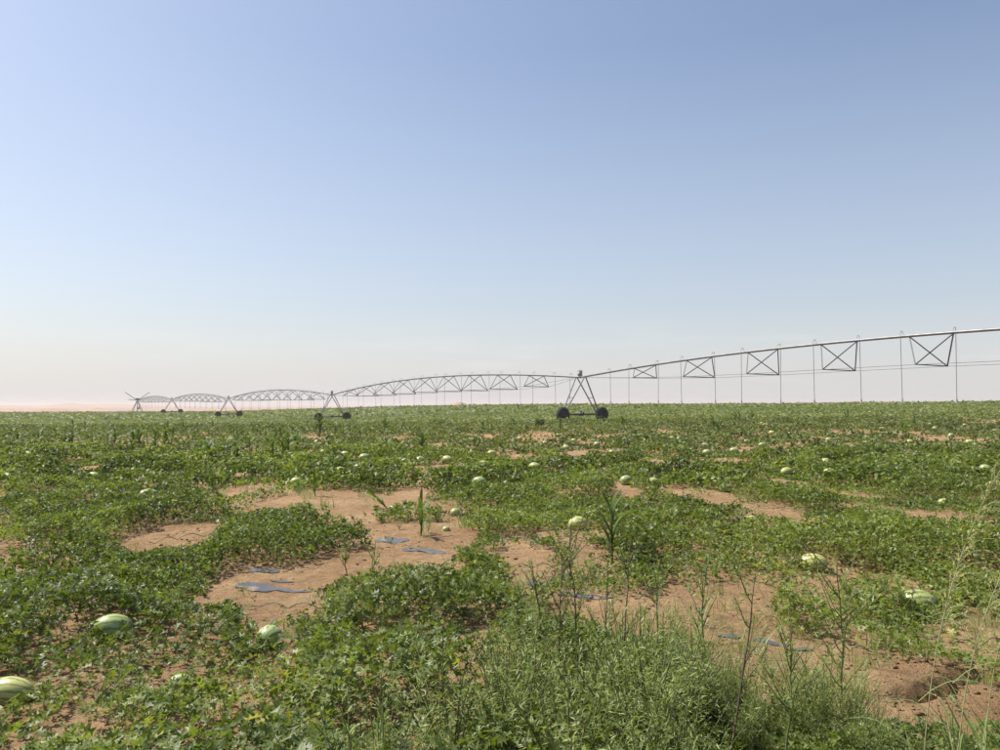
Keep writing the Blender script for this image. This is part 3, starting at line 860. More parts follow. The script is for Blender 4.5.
def wispy(rs, h, lean, nb, nl, ll=.03):
    """a thin brown-stemmed weed with a few ascending side twigs"""
    s = np.linspace(0, 1, 9)
    wob = np.cumsum(rs.normal(0, .006, (9, 2)), axis=0)
    main = np.c_[lean[0] * s * h + wob[:, 0], lean[1] * s * h + wob[:, 1], s * h]
    stems = [tube_np(main, np.linspace(.0060, .0020, 9), 5)]
    pos, yaw = [], []
    segs = [(main, .3)]
    for b in range(nb):
        t0 = rs.uniform(.25, .9); a = rs.uniform(0, 6.28); L = h * rs.uniform(.12, .36); sprd = rs.uniform(.35, .85)
        p0 = np.array([np.interp(t0, s, main[:, k]) for k in range(3)])
        q = np.linspace(0, 1, 5)
        tw = p0 + np.c_[np.cos(a) * sprd * q * L, np.sin(a) * sprd * q * L, L * (q * .7 + .2 * q * q) + .01 * np.sin(q * 7 + a)]
        stems.append(tube_np(tw, np.linspace(.0030, .0011, 5), 4))
        segs.append((tw, .1))
    for sg, lo in segs:
        tt = rs.uniform(lo, 1, nl)
        ss = np.linspace(0, 1, len(sg))
        pos.append(np.c_[[np.interp(tt, ss, sg[:, k]) for k in range(3)]].T); yaw.append(rs.uniform(0, 6.28, nl))
    pos = np.concatenate(pos); yaw = np.concatenate(yaw); N = len(pos)
    P = np.array([(0, .35), (.11, .8), (0, 1.35), (-.11, .8)], float)
    lv = scatter((P, leaf_small()[1]), pos, ll * rs.uniform(.5, 1.3, N), yaw, rs.normal(.75, .3, N), rs.normal(0, .4, N), np.zeros(N), rs.uniform(0, .3, N))
    return stems, lv

G_W = 'thin weeds standing above the foreground thicket'
wl_ = [(558, 4.15, .72, (.03, 0), 9, 'tall brown-stemmed weed densely twigged, in front of the sandy gap'),
       (577, 4.3, .80, (-.02, .02), 10, 'tallest of the thin brown weeds before the sandy gap'),
       (545, 4.4, .60, (-.10, 0), 7, 'thin leaning weed beside the largest mounded watermelon plant'),
       (528, 4.3, .50, (-.05, .02), 7, 'short thin weed at the corner of the largest watermelon mound'),
       (618, 3.75, .80, (.06, .02), 6, 'dark forked weed stalk rising from the thicket over bare sand'),
       (596, 4.0, .62, (.05, 0), 8, 'pale green narrow weed beside the dark forked stalk'),
       (650, 4.0, .62, (.04, .0), 8, 'slim leafy weed to the side of the dark forked stalk'),
       (700, 4.0, .70, (.05, .03), 9, 'bushy topped thin weed standing before the torn grey film'),
       (725, 3.4, .72, (.18, .0), 4, 'reddish-brown weed stalk leaning over the torn film'),
       (842, 3.6, .78, (.0, .0), 10, 'upright green weed spire near the yellowing grass'),
       (690, 3.2, .55, (-.03, 0), 8, 'thin weed spire deep in the thicket of feathery weeds'),
       (780, 3.3, .55, (.06, .0), 8, 'slender weed at the crest of the thicket below the yellowing grass'),
       (370, 5.9, .42, (.02, 0), 6, 'small feathery weed growing on the sandy path'),
       (348, 7.2, .34, (.0, 0), 7, 'low wispy weed on sandy path by the grey film strips')]
for q, (px, d, h, lean, nb, label) in enumerate(wl_):
    st, lv = wispy(np.random.default_rng(300 + q), h * 1.14, lean, int(nb * 1.8), 22, .034)
    dark = q in (0, 1, 2, 4, 8)
    stalk_thing('weed', label, 'weed', px, d, st[:1], None, M['drystem'] if dark else M['stem'], None)
    root = [o for o in col.objects if o.name.startswith('weed')][-1]
    root = bpy.data.objects['weed' if q == 0 else 'weed.%03d' % q]
    VV, FF = merge(st[1:])
    tw = link('twigs', mesh_np('twigs', VV, FF, M['drystem'] if dark else M['stem'], smooth_shade=True), root); tw['kind'] = 'stuff'
    f = link('foliage', mesh_np('foliage', lv[0], lv[1], M['weed'], np.clip(np.repeat(rs.normal(.3 if dark else .5, .15, len(lv[0]) // 4), 4), 0, 1)), root); f['kind'] = 'stuff'

# the tall grass plume leaning to the right
def tall_grass(px, d, H, lean, label, seed):
    x, y = (px - 500) / FPX * d, d
    root = link('tall_grass', None, loc=(x, y, zat(x, y) - .01))
    tag(root, label, 'grass')
    s = np.linspace(0, 1, 16)
    path = np.c_[.02 * s + lean * s ** 2.6, .02 * s, H * s - .04 * H * s ** 4]
    v, f = tube_np(path, np.linspace(.0026, .0008, 16), 6)
    link('stalk', mesh_np('stalk', v, f, M['straw'], smooth_shade=True), root)
    rs2 = np.random.default_rng(seed)
    parts = []
    pos, yaw = [], []
    for q in range(80):
        t0 = rs2.uniform(.56, .99)
        p0 = np.array([np.interp(t0, s, path[:, k]) for k in range(3)])
        L = rs2.uniform(.08, .22); a = rs2.normal(0, 1.1)
        u = np.linspace(0, 1, 5)
        br = p0 + np.c_[L * u * np.cos(a) * .55, L * u * np.sin(a) * .5, L * (.75 * u - .55 * u * u)]
        parts.append(tube_np(br, .0008, 3))
        for w in range(7):
            t1 = rs2.uniform(.2, 1); pos.append([np.interp(t1, u, br[:, k]) for k in range(3)]); yaw.append(rs2.uniform(0, 6.28))
    VV, FF = merge(parts)
    pl = link('plume', mesh_np('plume', VV, FF, M['straw']), root); pl['kind'] = 'stuff'
    N = len(pos)
    P = np.array([(0, .0), (.12, .5), (0, 1.), (-.12, .5)], float)
    lv, lf = scatter((P, leaf_small()[1]), np.array(pos), rs2.uniform(.012, .02, N), np.array(yaw), rs2.normal(.6, .5, N), np.zeros(N), np.zeros(N), np.zeros(N))
    sp_ = link('seeds', mesh_np('seeds', lv, lf, M['weed'], np.full(len(lv), .93)), root); sp_['kind'] = 'stuff'
    for L, a, h0 in [(.42, .9, .25), (.36, 2.6, .42), (.34, -.5, .6)]:
        u = np.linspace(0, 1, 7)
        c = np.c_[np.cos(a) * L * u * .7, np.sin(a) * L * u * .7, h0 + L * (.9 * u - .75 * u * u)]
        wv = .006 * (1 - u) + .0006
        side = np.array((-math.sin(a), math.cos(a), 0))
        V = np.concatenate([c - side * wv[:, None], c + side * wv[:, None]]); n_ = 7
        i = np.arange(6)
        F = np.stack([i, i + 1, i + n_ + 1, i + n_], -1)
        link('leaf', mesh_np('leaf', V, F, M['grass'], np.full(14, .7)), root)
tall_grass(912, 2.55, 1.44, .30, 'tallest straw-coloured grass stalk with a drooping feathery plume, beside the hole', 77)
tall_grass(946, 2.75, 1.22, .30, 'shorter pale grass plume leaning away just beside the tallest stalk', 78)
tall_grass(975, 3.0, 1.05, .22, 'low wispy grass plume at the outer side of the tallest stalk', 79)
xs, ys = rs.uniform(1.55, 2.25, 46), rs.uniform(2.55, 3.35, 46)
k = xs > ys * .58
grass_mass(xs[k], ys[k], 26, .34, .60, rs, 'pale_grass', 'pale yellow-green grass growing in front of the hole', lean=.6)

def foxtail(px, py, d, label, curve, dry=False, head=.10, h=.45, name='foxtail_grass'):
    """a grass stalk with a bent bristly seed head at the given height"""
    x, y = (px - 500) / FPX * d, d
    z0 = zat(x, y)
    h = EYE - (py - 405) * d / FPX - z0
    root = link(name, None, loc=(x, y, z0 - .01))
    tag(root, label, 'grass')
    s = np.linspace(0, 1, 8)
    path = np.c_[.03 * np.sin(s * 2) * np.sign(curve), .0 * s, h * .82 * s]
    v, f = tube_np(path, .0032, 5)
    link('stalk', mesh_np('stalk', v, f, M['straw'] if dry else M['stem'], smooth_shade=True), root)
    u = np.linspace(0, 1, 12)
    ang = np.pi / 2 - abs(curve) * u
    st = head / 11
    hx = path[-1, 0] + np.cumsum(np.cos(ang)) * st * np.sign(curve); hz = path[-1, 2] + np.cumsum(np.sin(ang)) * st
    hp = np.c_[hx, hx * 0, hz]
    v, f = tube_np(hp, .0062 * np.sin(np.clip(u * .9 + .1, 0, 1) * np.pi) ** .5 + .0008, 8)
    hd = link('seed_head', mesh_np('seed_head', v, f, M['straw'] if dry else M['foxtail'], smooth_shade=True), root)
    rs2 = np.random.default_rng(int(px))
    N = 420
    k = rs2.integers(0, 12, N)
    a = rs2.uniform(0, 6.28, N)
    p = hp[k] + np.c_[np.cos(a) * .004, np.sin(a) * .004, rs2.uniform(-.004, .004, N)]
    P = np.array([(0, .35), (.022, .7), (0, 1.35), (-.022, .7)], float)
    lv, lf = scatter((P, leaf_small()[1]), p, np.full(N, .014), a - np.pi / 2, rs2.normal(.5, .3, N), np.zeros(N), np.zeros(N), np.zeros(N))
    b = link('bristles', mesh_np('bristles', lv, lf, M['weed'], np.full(len(lv), .95 if dry else .75)), hd); b['kind'] = 'stuff'
    for L, a in [(.26, .5), (.22, 2.9)]:
        u = np.linspace(0, 1, 7)
        c = np.c_[np.cos(a) * L * u * .7, np.sin(a) * L * u * .5, h * .25 + L * (.8 * u - .8 * u * u)]
        wv = .006 * (1 - u) + .0006
        V = np.concatenate([c - np.array((0, 1, 0)) * wv[:, None], c + np.array((0, 1, 0)) * wv[:, None]])
        i = np.arange(6)
        link('leaf', mesh_np('leaf', V, np.stack([i, i + 1, i + 8, i + 7], -1), M['grass'], np.full(14, .4)), root)
foxtail(344, 716, 2.9, 'green foxtail grass with a bent bristly head beside bare soil', 1.6, head=.11)
foxtail(578, 740, 2.7, 'pale foxtail head arching over in the middle of the thicket', 2.2, head=.13)
foxtail(462, 744, 2.8, 'brown dry foxtail head drooping by the edge of the thicket', 2.3, True, head=.11)
foxtail(958, 742, 2.5, 'yellow dry grass stem arching in front of the hole', 2.3, True, head=.17)

# ------------------------------------------------------------------ maize seedlings
def maize_leaf_mesh(L, w, bend, seed):
    u = np.linspace(0, 1, 8)
    ang = 1.25 - bend * u ** 1.3
    st = L / 7
    y = np.r_[0, np.cumsum(np.cos(ang[:-1])) * st]; z = np.r_[0, np.cumsum(np.sin(ang[:-1])) * st]
    wv = w * np.sin(np.clip(u * .86 + .14, 0, 1) * np.pi) ** .7 + .002
    tw = .25 * np.sin(u * 3 + seed)
    c = np.c_[u * 0, y, z]
    l = c + np.c_[-wv, u * 0, wv * (.45 + tw)]; r = c + np.c_[wv, u * 0, wv * (.45 - tw)]
    V = np.concatenate([l, c, r])
    i = np.arange(7)
    F = np.concatenate([np.stack([i, i + 8, i + 9, i + 1], -1), np.stack([i + 8, i + 16, i + 17, i + 9], -1)])
    t = .35 + .3 * u
    return mesh_np('leaf', V, F, M['maize'], np.r_[t, t, t], smooth_shade=True)
ML = [maize_leaf_mesh(.42, .030, 1.9, 0), maize_leaf_mesh(.36, .027, 1.2, 2), maize_leaf_mesh(.48, .032, 2.5, 4), maize_leaf_mesh(.32, .022, .6, 5)]
cv, cf = tube_np([(0, 0, 0), (.004, 0, .15), (-.003, .003, .3), (0, 0, .45)], [.012, .011, .008, .003], 7)
STALK_ME = mesh_np('stalk', cv, cf, M['maize'], np.full(len(cv), .55), smooth_shade=True)
G_C = 'maize seedlings dotted through the watermelon field'
def maize(px, py, h, label, group=None, seed=0, lean=(0, 0), nl=7, upright=False):
    x, y = at(px, py)
    rs2 = random.Random(seed)
    root = link('maize_plant', None, loc=(x, y, zat(x, y) - .01))
    k = h / .62
    wide = 1.0 if group is None and y < 20 else 1.45
    root.scale = (k * wide, k * wide, k)
    root.rotation_euler = (lean[0], lean[1], rs2.uniform(0, 6.28) if lean == (0, 0) else 0)
    tag(root, label, 'maize plant', group)
    link('stalk', STALK_ME, root)
    for q in range(nl):
        z = .06 + .36 * q / (nl - 1)
        lf = link('leaf', ML[(1 if q % 2 else 3) if upright else (3 if q >= nl - 2 else rs2.randrange(3))], root, (0, 0, z))
        lf.rotation_euler = (rs2.uniform(-.15, .35), 0, q * math.pi + rs2.uniform(-.6, .6))
        s = .7 + .4 * math.sin(math.pi * (q + 1) / (nl + 1))
        lf.scale = (s, s, s)
maize(315, 497, .48, 'light green maize seedling at the leafy edge of the sandy path', seed=1)
maize(421, 536, .52, 'upright maize seedling casting a small shadow on sand', seed=2, nl=5)
maize(388, 509, .42, 'maize seedling bent over sideways above a pale long melon', seed=3, lean=(.0, -.75), nl=5)
maize(612, 566, .72, 'tall dark maize plant between sandy gap and weedy vines', seed=4, nl=12, upright=True)
cl = 'young maize plant above the vines'
cs = [(65, 447, .6), (70, 446, .5), (92, 449, .5), (108, 449, .5), (100, 450, .4), (138, 444, .5), (147, 442, .5), (155, 448, .5), (165, 447, .55), (173, 441, .5), (17, 445, .4), (38, 444, .45), (55, 440, .5), (132, 446, .5),
      (183, 431, .6), (280, 440, .6), (276, 438, .55), (320, 437, .95), (253, 438, .55), (293, 436, .5), (213, 431, .5), (225, 458, .5), (236, 460, .45), (208, 462, .5), (273, 458, .45), (283, 457, .6), (350, 436, .5), (356, 433, .5),
      (335, 437, .5), (440, 431, .5), (483, 432, .5), (515, 432, .6), (623, 428, .6), (718, 438, .8), (714, 432, .7), (735, 424, .7), (752, 422, .8), (685, 428, .6), (661, 421, .6), (682, 430, .5), (740, 420, .6), (405, 428, .5), (376, 430, .5), (420, 432, .45),
      (360, 441, .5), (300, 446, .4), (30, 452, .4), (120, 455, .4), (195, 444, .45), (245, 447, .45), (848, 418, .6), (600, 424, .5), (512, 425, .5), (560, 430, .4), (10, 436, .6), (85, 436, .6), (230, 433, .5), (310, 431, .5)]
cs += [(random.uniform(0, 430), random.uniform(427, 458), random.uniform(.35, .6)) for _ in range(34)] + [(random.uniform(430, 1000), random.uniform(420, 436), random.uniform(.35, .6)) for _ in range(12)]
MAIZE_LABEL = {(320, 437): 'tallest lone maize plant right under the second tower wheel', (65, 447): 'dark upright maize plant, tallest in the row of dark ones',
    (225, 458): 'bright yellow-green maize plant in the light green patch', (718, 438): 'tall dark maize stalk under the long span, with a leaning neighbour',
    (752, 422): 'dark maize plant reaching up to the skyline under the long span', (183, 431): 'lone maize plant below the tower next to the pivot'}
for q, (px, py, h) in enumerate(cs):
    own_label = MAIZE_LABEL.get((px, py))
    left_rows = px < 360
    maize(px, py, h * random.uniform(1.1, 1.45), own_label or (cl + (' in front of the farther towers' if left_rows else ' around the nearest tower and long span')),
          None if own_label else G_C + (', farther towers' if left_rows else ', nearest tower'), seed=20 + q)
# one dark round bush out in the crop
bx, by = at(540, 428)
rb = np.random.default_rng(500)
bd = rb.normal(0, 1, (1100, 3)); bd /= np.linalg.norm(bd, axis=1)[:, None]
bp_ = bd * (rb.uniform(.25, 1, 1100) ** .45)[:, None] * (1 + .25 * np.sin(bd[:, 0:1] * 5 + 1) * np.cos(bd[:, 2:3] * 4)) * np.array((.55, .5, .42)) + np.array((0, 0, .42))
bp_ = bp_[bp_[:, 2] > .02]; NB = len(bp_)
lv1, lf1 = scatter(leaf_small(), bp_, rb.uniform(.08, .16, NB), rb.uniform(0, 6.28, NB), rb.normal(.2, .6, NB), rb.normal(0, .5, NB), rb.uniform(0, .5, NB), rb.uniform(0, .4, NB))
sv1, sf1 = merge([tube_np([(0, 0, 0), (math.cos(a_) * .15, math.sin(a_) * .15, .25), (math.cos(a_) * .4, math.sin(a_) * .4, .55)], [.02, .014, .006], 5) for a_ in np.arange(9) * .7])
root = link('bush', None, loc=(bx, by, zat(bx, by)))
root.scale = (.62, .62, .72)
tag(root, 'dark rounded leafy bush out in the crop by the near wheel', 'bush')
link('branches', mesh_np('branches', sv1, sf1, M['stem']), root)['kind'] = 'stuff'
link('foliage', mesh_np('foliage', lv1, lf1, M['vine'], np.clip(np.repeat(rs.normal(.15, .12, len(lv1) // 4), 4), 0, 1)), root)['kind'] = 'stuff'

xs, ys = sample_wedge(3.3, 11, 22, rs)
k = (bare_amount(xs, ys) > .4) & (hole_depth(xs, ys) < .01)
xs, ys = xs[k], ys[k]
grass_mass(xs, ys, 2, .075, .97, rs, 'dry_litter', 'bits of dry straw and dead stems littering the bare soil', lean=2.0)

# ------------------------------------------------------------------ torn mulch film lying on the soil
def film(px, py, hw, hh, yaw, label, seed):
    x, y = at(px, py)
    _, y2 = at(px, py - hh)
    rs2 = np.random.default_rng(seed)
    a, b = 1.35 * hw / FPX * y, .42 * max(y2 - y, .08)
    yaw = -.32 + .25 * yaw
    n, m = 26, 9
    u = np.linspace(-1, 1, n); v = np.linspace(-1, 1, m)
    U, W = np.meshgrid(u, v)
    edge = .75 + .35 * fbm(U * 3.0 + seed * 3.1, np.sign(W) * 2.0, seed, 3)
    tipw = np.clip(1.02 - U ** 6, 0.02, 1)
    lx = U * a; ly = W * b * edge * tipw + .12 * b * np.sin(U * 2.5 + seed)
    c, s = math.cos(yaw), math.sin(yaw)
    wx, wy = x + lx * c - ly * s, y + lx * s + ly * c
    wz = terrain(wx.ravel(), wy.ravel()).reshape(wx.shape) + .006 + .012 * (fbm(wx * 9, wy * 9, seed) - .42) * (1 - .6 * np.abs(W))
    i = (np.arange(m - 1)[:, None] * n + np.arange(n - 1)[None, :])
    F = np.stack([i, i + 1, i + n + 1, i + n], -1).reshape(-1, 4)
    z0 = zat(x, y)
    V = np.c_[wx.ravel() - x, wy.ravel() - y, wz.ravel() - z0]
    V2 = V - np.array((0, 0, .002))
    FF = np.concatenate([F, F[:, ::-1] + len(V)])
    o = link('plastic_film', mesh_np('plastic_film', np.concatenate([V, V2]), FF, M['film'], smooth_shade=True), loc=(x, y, z0))
    tag(o, label, 'plastic film')
film(264, 571, 13, 4.5, -.45, 'short dark strip of grey plastic film at the foot of the leafy plant', 1)
film(256, 587, 17, 7, -.5, 'broad crumpled grey plastic film at the edge of the vines', 2)
film(282, 582, 10, 2, .1, 'smallest scrap of grey film on the sandy path between longer strips', 3)
film(290, 592, 19, 2.5, .05, 'long thin strip of grey film lying flat on the path', 4)
film(392, 541, 13, 4, -.35, 'grey film strip nearest the upright maize seedling', 5)
film(424, 551, 18, 4.5, -.4, 'wide grey film strip ending against the largest watermelon mound', 6)
film(585, 598, 22, 5, -.2, 'grey film behind the thin brown weeds', 7)
film(545, 585, 14, 4, .1, 'bluish film scrap under the thin brown weeds by the mound', 8)
film(728, 637, 9, 4, .4, 'torn curled scrap of grey film on bare earth', 9)
film(772, 643, 13, 3, -.2, 'thin grey film strip showing through sand near the leaning stalk', 10)
film(800, 650, 9, 3, 0, 'flat rectangular scrap of dark film on bare earth', 11)
film(345, 652, 10, 4, .2, 'dark film corner poking out beside bushy vines', 12)

# ------------------------------------------------------------------ soil clods
xs, ys = sample_wedge(3.2, 11, 60, rs)
b = bare_amount(xs, ys)
k = (b > .55) & (fbm(xs * 1.2, ys * 1.2, 181) > .42)
xs, ys = xs[k], ys[k]
hx, hy = rs.uniform(2.0, 3.2, 420), rs.uniform(3.9, 5.0, 420)
k = (hole_depth(hx, hy) < .15)
xs, ys = np.r_[xs, hx[k]], np.r_[ys, hy[k]]
zs = terrain(xs, ys)
ico = np.array([(0, 0, 1), (.9, 0, .3), (.3, .85, .3), (-.72, .53, .3), (-.72, -.53, .3), (.28, -.85, .3), (0, 0, -.6)], float)
icf = np.array([(0, 1, 2), (0, 2, 3), (0, 3, 4), (0, 4, 5), (0, 5, 1), (6, 2, 1), (6, 3, 2), (6, 4, 3), (6, 5, 4), (6, 1, 5)])
N = len(xs)
sz = np.minimum(.004 * rs.pareto(1.6, N) + .004, .020)
th = rs.uniform(0, 6.28, N)
jit = ico[None] * (1 + rs.normal(0, .22, (N, 7, 1)))
cxv = (jit[:, :, 0] * np.cos(th)[:, None] - jit[:, :, 1] * np.sin(th)[:, None]) * sz[:, None] * 1.2 + xs[:, None]
cyv = (jit[:, :, 0] * np.sin(th)[:, None] + jit[:, :, 1] * np.cos(th)[:, None]) * sz[:, None] + ys[:, None]
czv = jit[:, :, 2] * sz[:, None] * .8 + zs[:, None]
o = link('soil_clods', mesh_np('soil_clods', np.stack([cxv, cyv, czv], -1).reshape(-1, 3), (icf[None] + (np.arange(N) * 7)[:, None, None]).reshape(-1, 3), M['soil']))
tag(o, 'small crumbs and clods of reddish soil on the bare ground', 'soil', kind='stuff')

# ------------------------------------------------------------------ the centre-pivot irrigation machine
A1 = 65.0
T1 = np.array((.104 * A1, A1)); STEP = np.array((-.472 * A1, .703 * A1))
SPAN = float(np.linalg.norm(STEP)); DIR = STEP / SPAN; PERP = np.array((-DIR[1], DIR[0])) * -1     # PERP points right and away
tow = [T1 + STEP * k for k in (-1, 0, 1, 2, 3)]
pivot_xy = T1 + STEP * 3.96
PIPE_H = 3.70
machine = link('irrigation_machine', None, loc=(pivot_xy[0], pivot_xy[1], zat(*pivot_xy)))
tag(machine, 'long centre-pivot irrigation machine on wheeled towers spanning the field', 'irrigation machine')
ORG = np.array(machine.location)
yaw_m = math.atan2(DIR[1], DIR[0])

uv, uf = tube_np([(0, 0, 0), (0, 0, 1)], 1.0, 6)
def unit_tube(name, mat, n=6):
    v, f = tube_np([(0, 0, 0), (0, 0, 1)], 1.0, n)
    v = np.concatenate([v, [(0, 0, 0), (0, 0, 1)]])
    return mesh_np(name, v, f, mat, smooth_shade=True)
def angle_mesh(name, mat):
    """an angle-iron bar of unit length, unit flange"""
    pr = [(0, 0), (1, 0), (1, .16), (.16, .16), (.16, 1), (0, 1)]
    V = [(x - .3, y - .3, z) for z in (0, 1) for x, y in pr]
    F = [(i, (i + 1) % 6, (i + 1) % 6 + 6, i + 6) for i in range(6)]
    return mesh_np(name, np.array(V, float), np.array(F), mat)
ANG = angle_mesh('truss_brace', M['steel'])
RODM = unit_tube('rod', M['steel'])
HOSEM = unit_tube('drop_hose', M['hose'])
LEGM = unit_tube('tower_leg', M['galv'], 8)
def bar(name, a, b, r, data, parent, porigin):
    """a shared bar mesh stretched between two world points"""
    a, b = Vector(a), Vector(b)
    o = bpy.data.objects.new(name, data)
    col.objects.link(o); o.parent = parent
    q = (b - a).to_track_quat('Z', 'X')
    o.rotation_mode = 'QUATERNION'; o.rotation_quaternion = q
    o.location = a - Vector(porigin); o.scale = (r, r, (b - a).length)
    return o

# tyre and rim, axle along local X
def tyre_mesh():
    Ro, Ri, W = .60, .33, .30
    prof = [(-.5, Ri), (-.56, Ri + .08), (-.55, Ro - .10), (-.42, Ro - .02), (0, Ro), (.42, Ro - .02), (.55, Ro - .10), (.56, Ri + .08), (.5, Ri)]
    n, m = 36, len(prof)
    V = np.array([(x * W, r * math.cos(a), r * math.sin(a)) for a in np.arange(n) / n * 2 * np.pi for x, r in prof])
    F = []
    for i in range(n):
        for j in range(m - 1):
            a, b = i * m + j, ((i + 1) % n) * m + j
            F.append((a, b, b + 1, a + 1))
    parts = [(V, np.array(F))]
    for i in range(22):                                    # chevron lugs
        for sgn in (-1, 1):
            a0 = i / 22 * 2 * np.pi + (sgn > 0) * .14
            lug, lf = box_np((0, 0, 0), (.17, .045, .05))
            c, s = math.cos(.65 * sgn), math.sin(.65 * sgn)
            lug = np.c_[lug[:, 0] * c - lug[:, 1] * s, lug[:, 0] * s + lug[:, 1] * c, lug[:, 2]]
            lug = lug + np.array((sgn * .075, 0, Ro + .005))
            ca, sa = math.cos(a0), math.sin(a0)
            parts.append((np.c_[lug[:, 0], lug[:, 1] * ca - lug[:, 2] * sa, lug[:, 1] * sa + lug[:, 2] * ca], lf))
    v, f = merge(parts)
    return mesh_np('wheel', v, f, M['tyre'])
def rim_mesh():
    prof = [(-.16, .335), (-.14, .30), (-.03, .27), (-.03, .12), (-.10, .11), (-.10, .0), (.10, 0.0), (.10, .11), (.03, .12), (.03, .27), (.14, .30), (.16, .335)]
    n, m = 24, len(prof)
    V = np.array([(x, r * math.cos(a), r * math.sin(a)) for a in np.arange(n) / n * 2 * np.pi for x, r in prof])
    F = [(i * m + j, ((i + 1) % n) * m + j, ((i + 1) % n) * m + j + 1, i * m + j + 1) for i in range(n) for j in range(m - 1)]
    return mesh_np('rim', V, np.array(F), M['rim'], smooth_shade=False)
TYRE, RIM = tyre_mesh(), rim_mesh()
v, f = merge([box_np((0, 0, 0), (.28, .34, .30)), tube_np([(-.30, 0, .04), (-.05, 0, .04)], .10, 10), box_np((0, 0, .2), (.16, .2, .12))])
MOTOR = mesh_np('drive_motor', v, f, M['motor'])
v, f = merge([box_np((0, 0, 0), (.26, .22, .26)), box_np((0, .16, 0), (.12, .12, .14))])
GEAR = mesh_np('gearbox', v, f, M['motor'])
v, f = merge([box_np((0, 0, .2), (.30, .26, .42)), box_np((0, 0, .43), (.34, .30, .04)), tube_np([(.0, 0, .43), (0, 0, .62)], .02, 6), box_np((0, .14, .2), (.22, .02, .32))])
CBOX = mesh_np('control_box', v, f, M['box'])

def P3(xy, z):
    return np.array((xy[0], xy[1], z))
pipe_z = []
for k, t in enumerate(tow):
    # the two wheel contact points, then the pipe height above their mean
    w0, w1 = t - PERP * 2.1, t + PERP * 2.1
    pipe_z.append((zat(*w0) + zat(*w1)) / 2 + PIPE_H)
PIVOT_Z = zat(*pivot_xy) + 3.75

for k, t in enumerate(tow):
    org = P3(t, pipe_z[k] - PIPE_H)
    # base beam as the tower's own mesh, from wheel to wheel
    w = [t - PERP * 2.1, t + PERP * 2.1]
    wz = [zat(*w[0]) + .59, zat(*w[1]) + .59]
    bA, bB = P3(t - PERP * 1.9, wz[0] + .02), P3(t + PERP * 1.9, wz[1] + .02)
    v, f = tube_np([bA - ORG, bA * .5 + bB * .5 - ORG, bB - ORG], .085, 8)
    tower = link('drive_tower', mesh_np('drive_tower', v, f, M['steel'], smooth_shade=True), machine)
    for s, bp in ((-1, bA), (1, bB)):
        for q in (-1, 1):
            topp = P3(t + DIR * q * .55 + PERP * s * .10, pipe_z[k] - .05 - .0 * q)
            foot = P3(np.array(bp[:2]) + DIR * q * .16, bp[2] + .02)
            bar('leg', foot, topp, .055, LEGM, tower, ORG)
    for s in (-1, 1):                                   # cross ties half-way up
        m1 = (P3(t + DIR * .55 + PERP * s * .1, pipe_z[k]) * .45 + np.array(bA if s < 0 else bB) * .55)
        m2 = (P3(t - DIR * .55 + PERP * s * .1, pipe_z[k]) * .45 + np.array(bA if s < 0 else bB) * .55)
        bar('cross_tie', m1, m2, .03, RODM, tower, ORG)
    mo = link('drive_motor', MOTOR, tower, Vector(bA * .5 + bB * .5 + np.array((0, 0, .03)) - ORG)); mo.rotation_euler = (0, 0, yaw_m)
    cb = link('control_box', CBOX, tower, Vector(P3(t + PERP * .0 + DIR * .1, pipe_z[k] + .12) - ORG)); cb.rotation_euler = (0, 0, yaw_m)
    for s in (0, 1):
        gb = link('gearbox', GEAR, tower, Vector(P3(w[s] - DIR * .3 * 0 + (t - w[s]) * .06, wz[s]) - ORG)); gb.rotation_euler = (0, 0, yaw_m)
        wh = link('wheel', TYRE, machine, Vector(P3(w[s] - DIR * .26, wz[s]) - ORG))
        wh.rotation_euler = (random.uniform(0, 6), 0, yaw_m); wh.rotation_mode = 'XYZ'
        link('rim', RIM, wh)
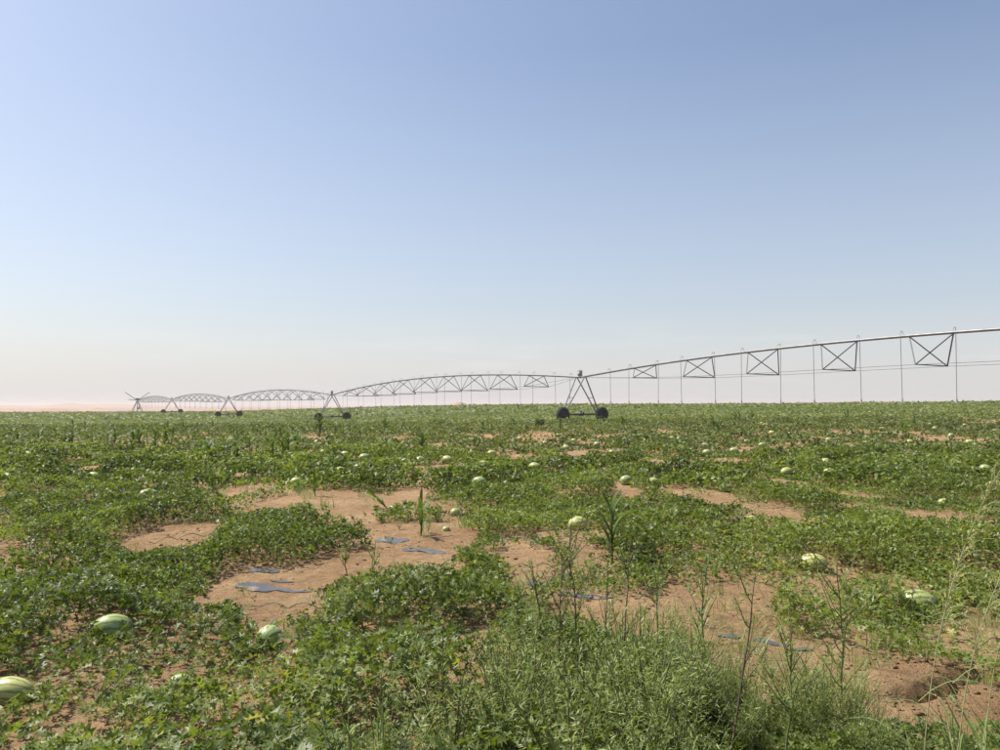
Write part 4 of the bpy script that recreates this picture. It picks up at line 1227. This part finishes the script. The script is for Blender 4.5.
# spans
joints = list(zip(tow, pipe_z)) + [(pivot_xy, PIVOT_Z)]
HOSE_END = 1.75
v, f = tube_np([(0, 0, 0), (0, 0, .14), (0, .05, .20), (0, .14, .22), (0, .22, .19), (0, .24, .10), (0, .24, .0)], .016, 6)
NECK = mesh_np('gooseneck', v, f, M['galv'], smooth_shade=True)
v, f = merge([tube_np([(0, 0, -.20), (0, 0, -.10), (0, 0, 0)], [.05, .035, .02], 8), tube_np([(0, 0, -.27), (0, 0, -.2)], [.07, .015], 8)])
NOZZ = mesh_np('sprinkler', v, f, M['hose'])
for k in range(len(joints) - 1):
    (a, za), (b, zb) = joints[k], joints[k + 1]
    L = float(np.linalg.norm(b - a)); d = (b - a) / L
    def pz(t, za=za, zb=zb):
        return za + (zb - za) * t + 1.18 * 4 * t * (1 - t)
    def on(t, side=0.0, dz=0.0, a=a, d=d, L=L):
        xy = a + d * L * t + PERP * side
        return np.array((xy[0], xy[1], pz(t) + dz))
    ts = np.linspace(0.0, 1, 34)
    v, f = tube_np([on(t) - ORG for t in ts], .084, 10)
    span = link('pipe_span', mesh_np('pipe_span', v, f, M['galv'], smooth_shade=True), machine)
    # flanges where pipe lengths are bolted together
    centres = [.9595 - .0967 * q for q in range(9, 0, -1)] if k == 0 else [.0176 + .0955 * q for q in range(1, 10)]
    low = []
    for tc_ in centres:
        dep = 1.66 * (1 - abs(2 * tc_ - .95) ** 3.0 * .98)
        dep = max(dep, .3)
        half = .0205
        Lp, Rp = on(tc_, -1.6 * min(1, dep / 1.2), -dep), on(tc_, 1.6 * min(1, dep / 1.2), -dep)
        low.append((Lp, Rp))
        for tq in (tc_ - half, tc_ + half):
            for q in (Lp, Rp):
                bar('truss_brace', on(tq, 0, -.07), q, .062, ANG, span, ORG)
        bar('cross_strut', Lp, Rp, .062, ANG, span, ORG)
    for s in (0, 1):                                    # tie rods under both sides
        pts = [on(.012, (s - .5) * .3, -.1)] + [q[s] for q in low] + [on(.988, (s - .5) * .3, -.1)]
        v, f = tube_np(np.array(pts) - ORG, .012, 5)
        link('truss_rod', mesh_np('truss_rod', v, f, M['steel']), span)
    for q in range(20):
        t = .0155 + .0483 * q + .005
        side = 1 if q % 2 else -1
        nk = link('gooseneck', NECK, span, Vector(on(t, 0, .07) - ORG))
        nk.rotation_euler = (0, 0, math.atan2(PERP[1] * side, PERP[0] * side) - math.pi / 2)
        tp = on(t, .24 * side, .07)
        gz = zat(tp[0], tp[1])
        end = np.array((tp[0] + random.uniform(-.03, .05), tp[1], gz + HOSE_END))
        bar('drop_hose', end, tp, .017, HOSEM, span, ORG)
        nz = link('sprinkler', NOZZ, span, Vector(end - ORG))

# the pivot point: braced pyramid, riser, swivel and slanting poles
pz0 = zat(*pivot_xy)
v, f = tube_np([(0, 0, .1), (0, 0, 3.75), (0, 0, 4.3)], [.11, .11, .10], 10)
pv = link('pivot_point', mesh_np('pivot_point', v, f, M['galv'], smooth_shade=True), machine)
for i in (-1, 1):
    for j in (-1, 1):
        foot = P3(pivot_xy + DIR * i * 1.6 + PERP * j * 1.6, zat(*(pivot_xy + DIR * i * 1.6 + PERP * j * 1.6)) - .02)
        bar('leg', foot, P3(pivot_xy + DIR * i * .18 + PERP * j * .18, pz0 + 3.6), .09, LEGM, pv, ORG)
v, f = tube_np([(0, 0, 4.25), (0, 0, 4.3), (0, 0, 4.6), (0, 0, 4.65)], [.1, .65, .65, .1], 12)
link('collector_ring', mesh_np('collector_ring', v, f, M['motor']), pv)
v, f = merge([box_np((0, 0, 0), (.5, .3, .8)), box_np((0, .16, .05), (.4, .03, .6))])
pb = link('control_box', mesh_np('control_box', v, f, M['box']), pv, Vector((.6, -.5, 1.5)))
v, f = tube_np([(0, 0, 0), (0, 0, 1)], 1.0, 6)
for dx, dz in ((-3.6, 2.6), (3.6, 2.7), (-2.6, .3)):
    e_ = P3(pivot_xy + PERP * dx, pz0 + 3.9 + dz)
    bar('slanting_pole', P3(pivot_xy, pz0 + 3.9), e_, .10, RODM, pv, ORG)

# ------------------------------------------------------------------ dusty air
v, f = box_np((0, 0, 0), (1, 1, 1))
hz = bpy.data.meshes.new('haze')
hv, hf = box_np((0, 0, 0), (12600, 12600, 22))
hz = mesh_np('haze', hv, hf, M['soil'])
hz.materials.clear()
m, nt, out = new_mat('dusty_air')
pvn = nt.nodes.new('ShaderNodeVolumePrincipled')
pvn.inputs['Color'].default_value = (.74, .715, .71, 1)
pvn.inputs['Density'].default_value = .00038
pvn.inputs['Anisotropy'].default_value = .2
nt.links.new(pvn.outputs[0], out.inputs['Volume'])
hz.materials.append(m)
ho = link('haze', hz, loc=(0, 0, 3.0))
tag(ho, kind='stuff')
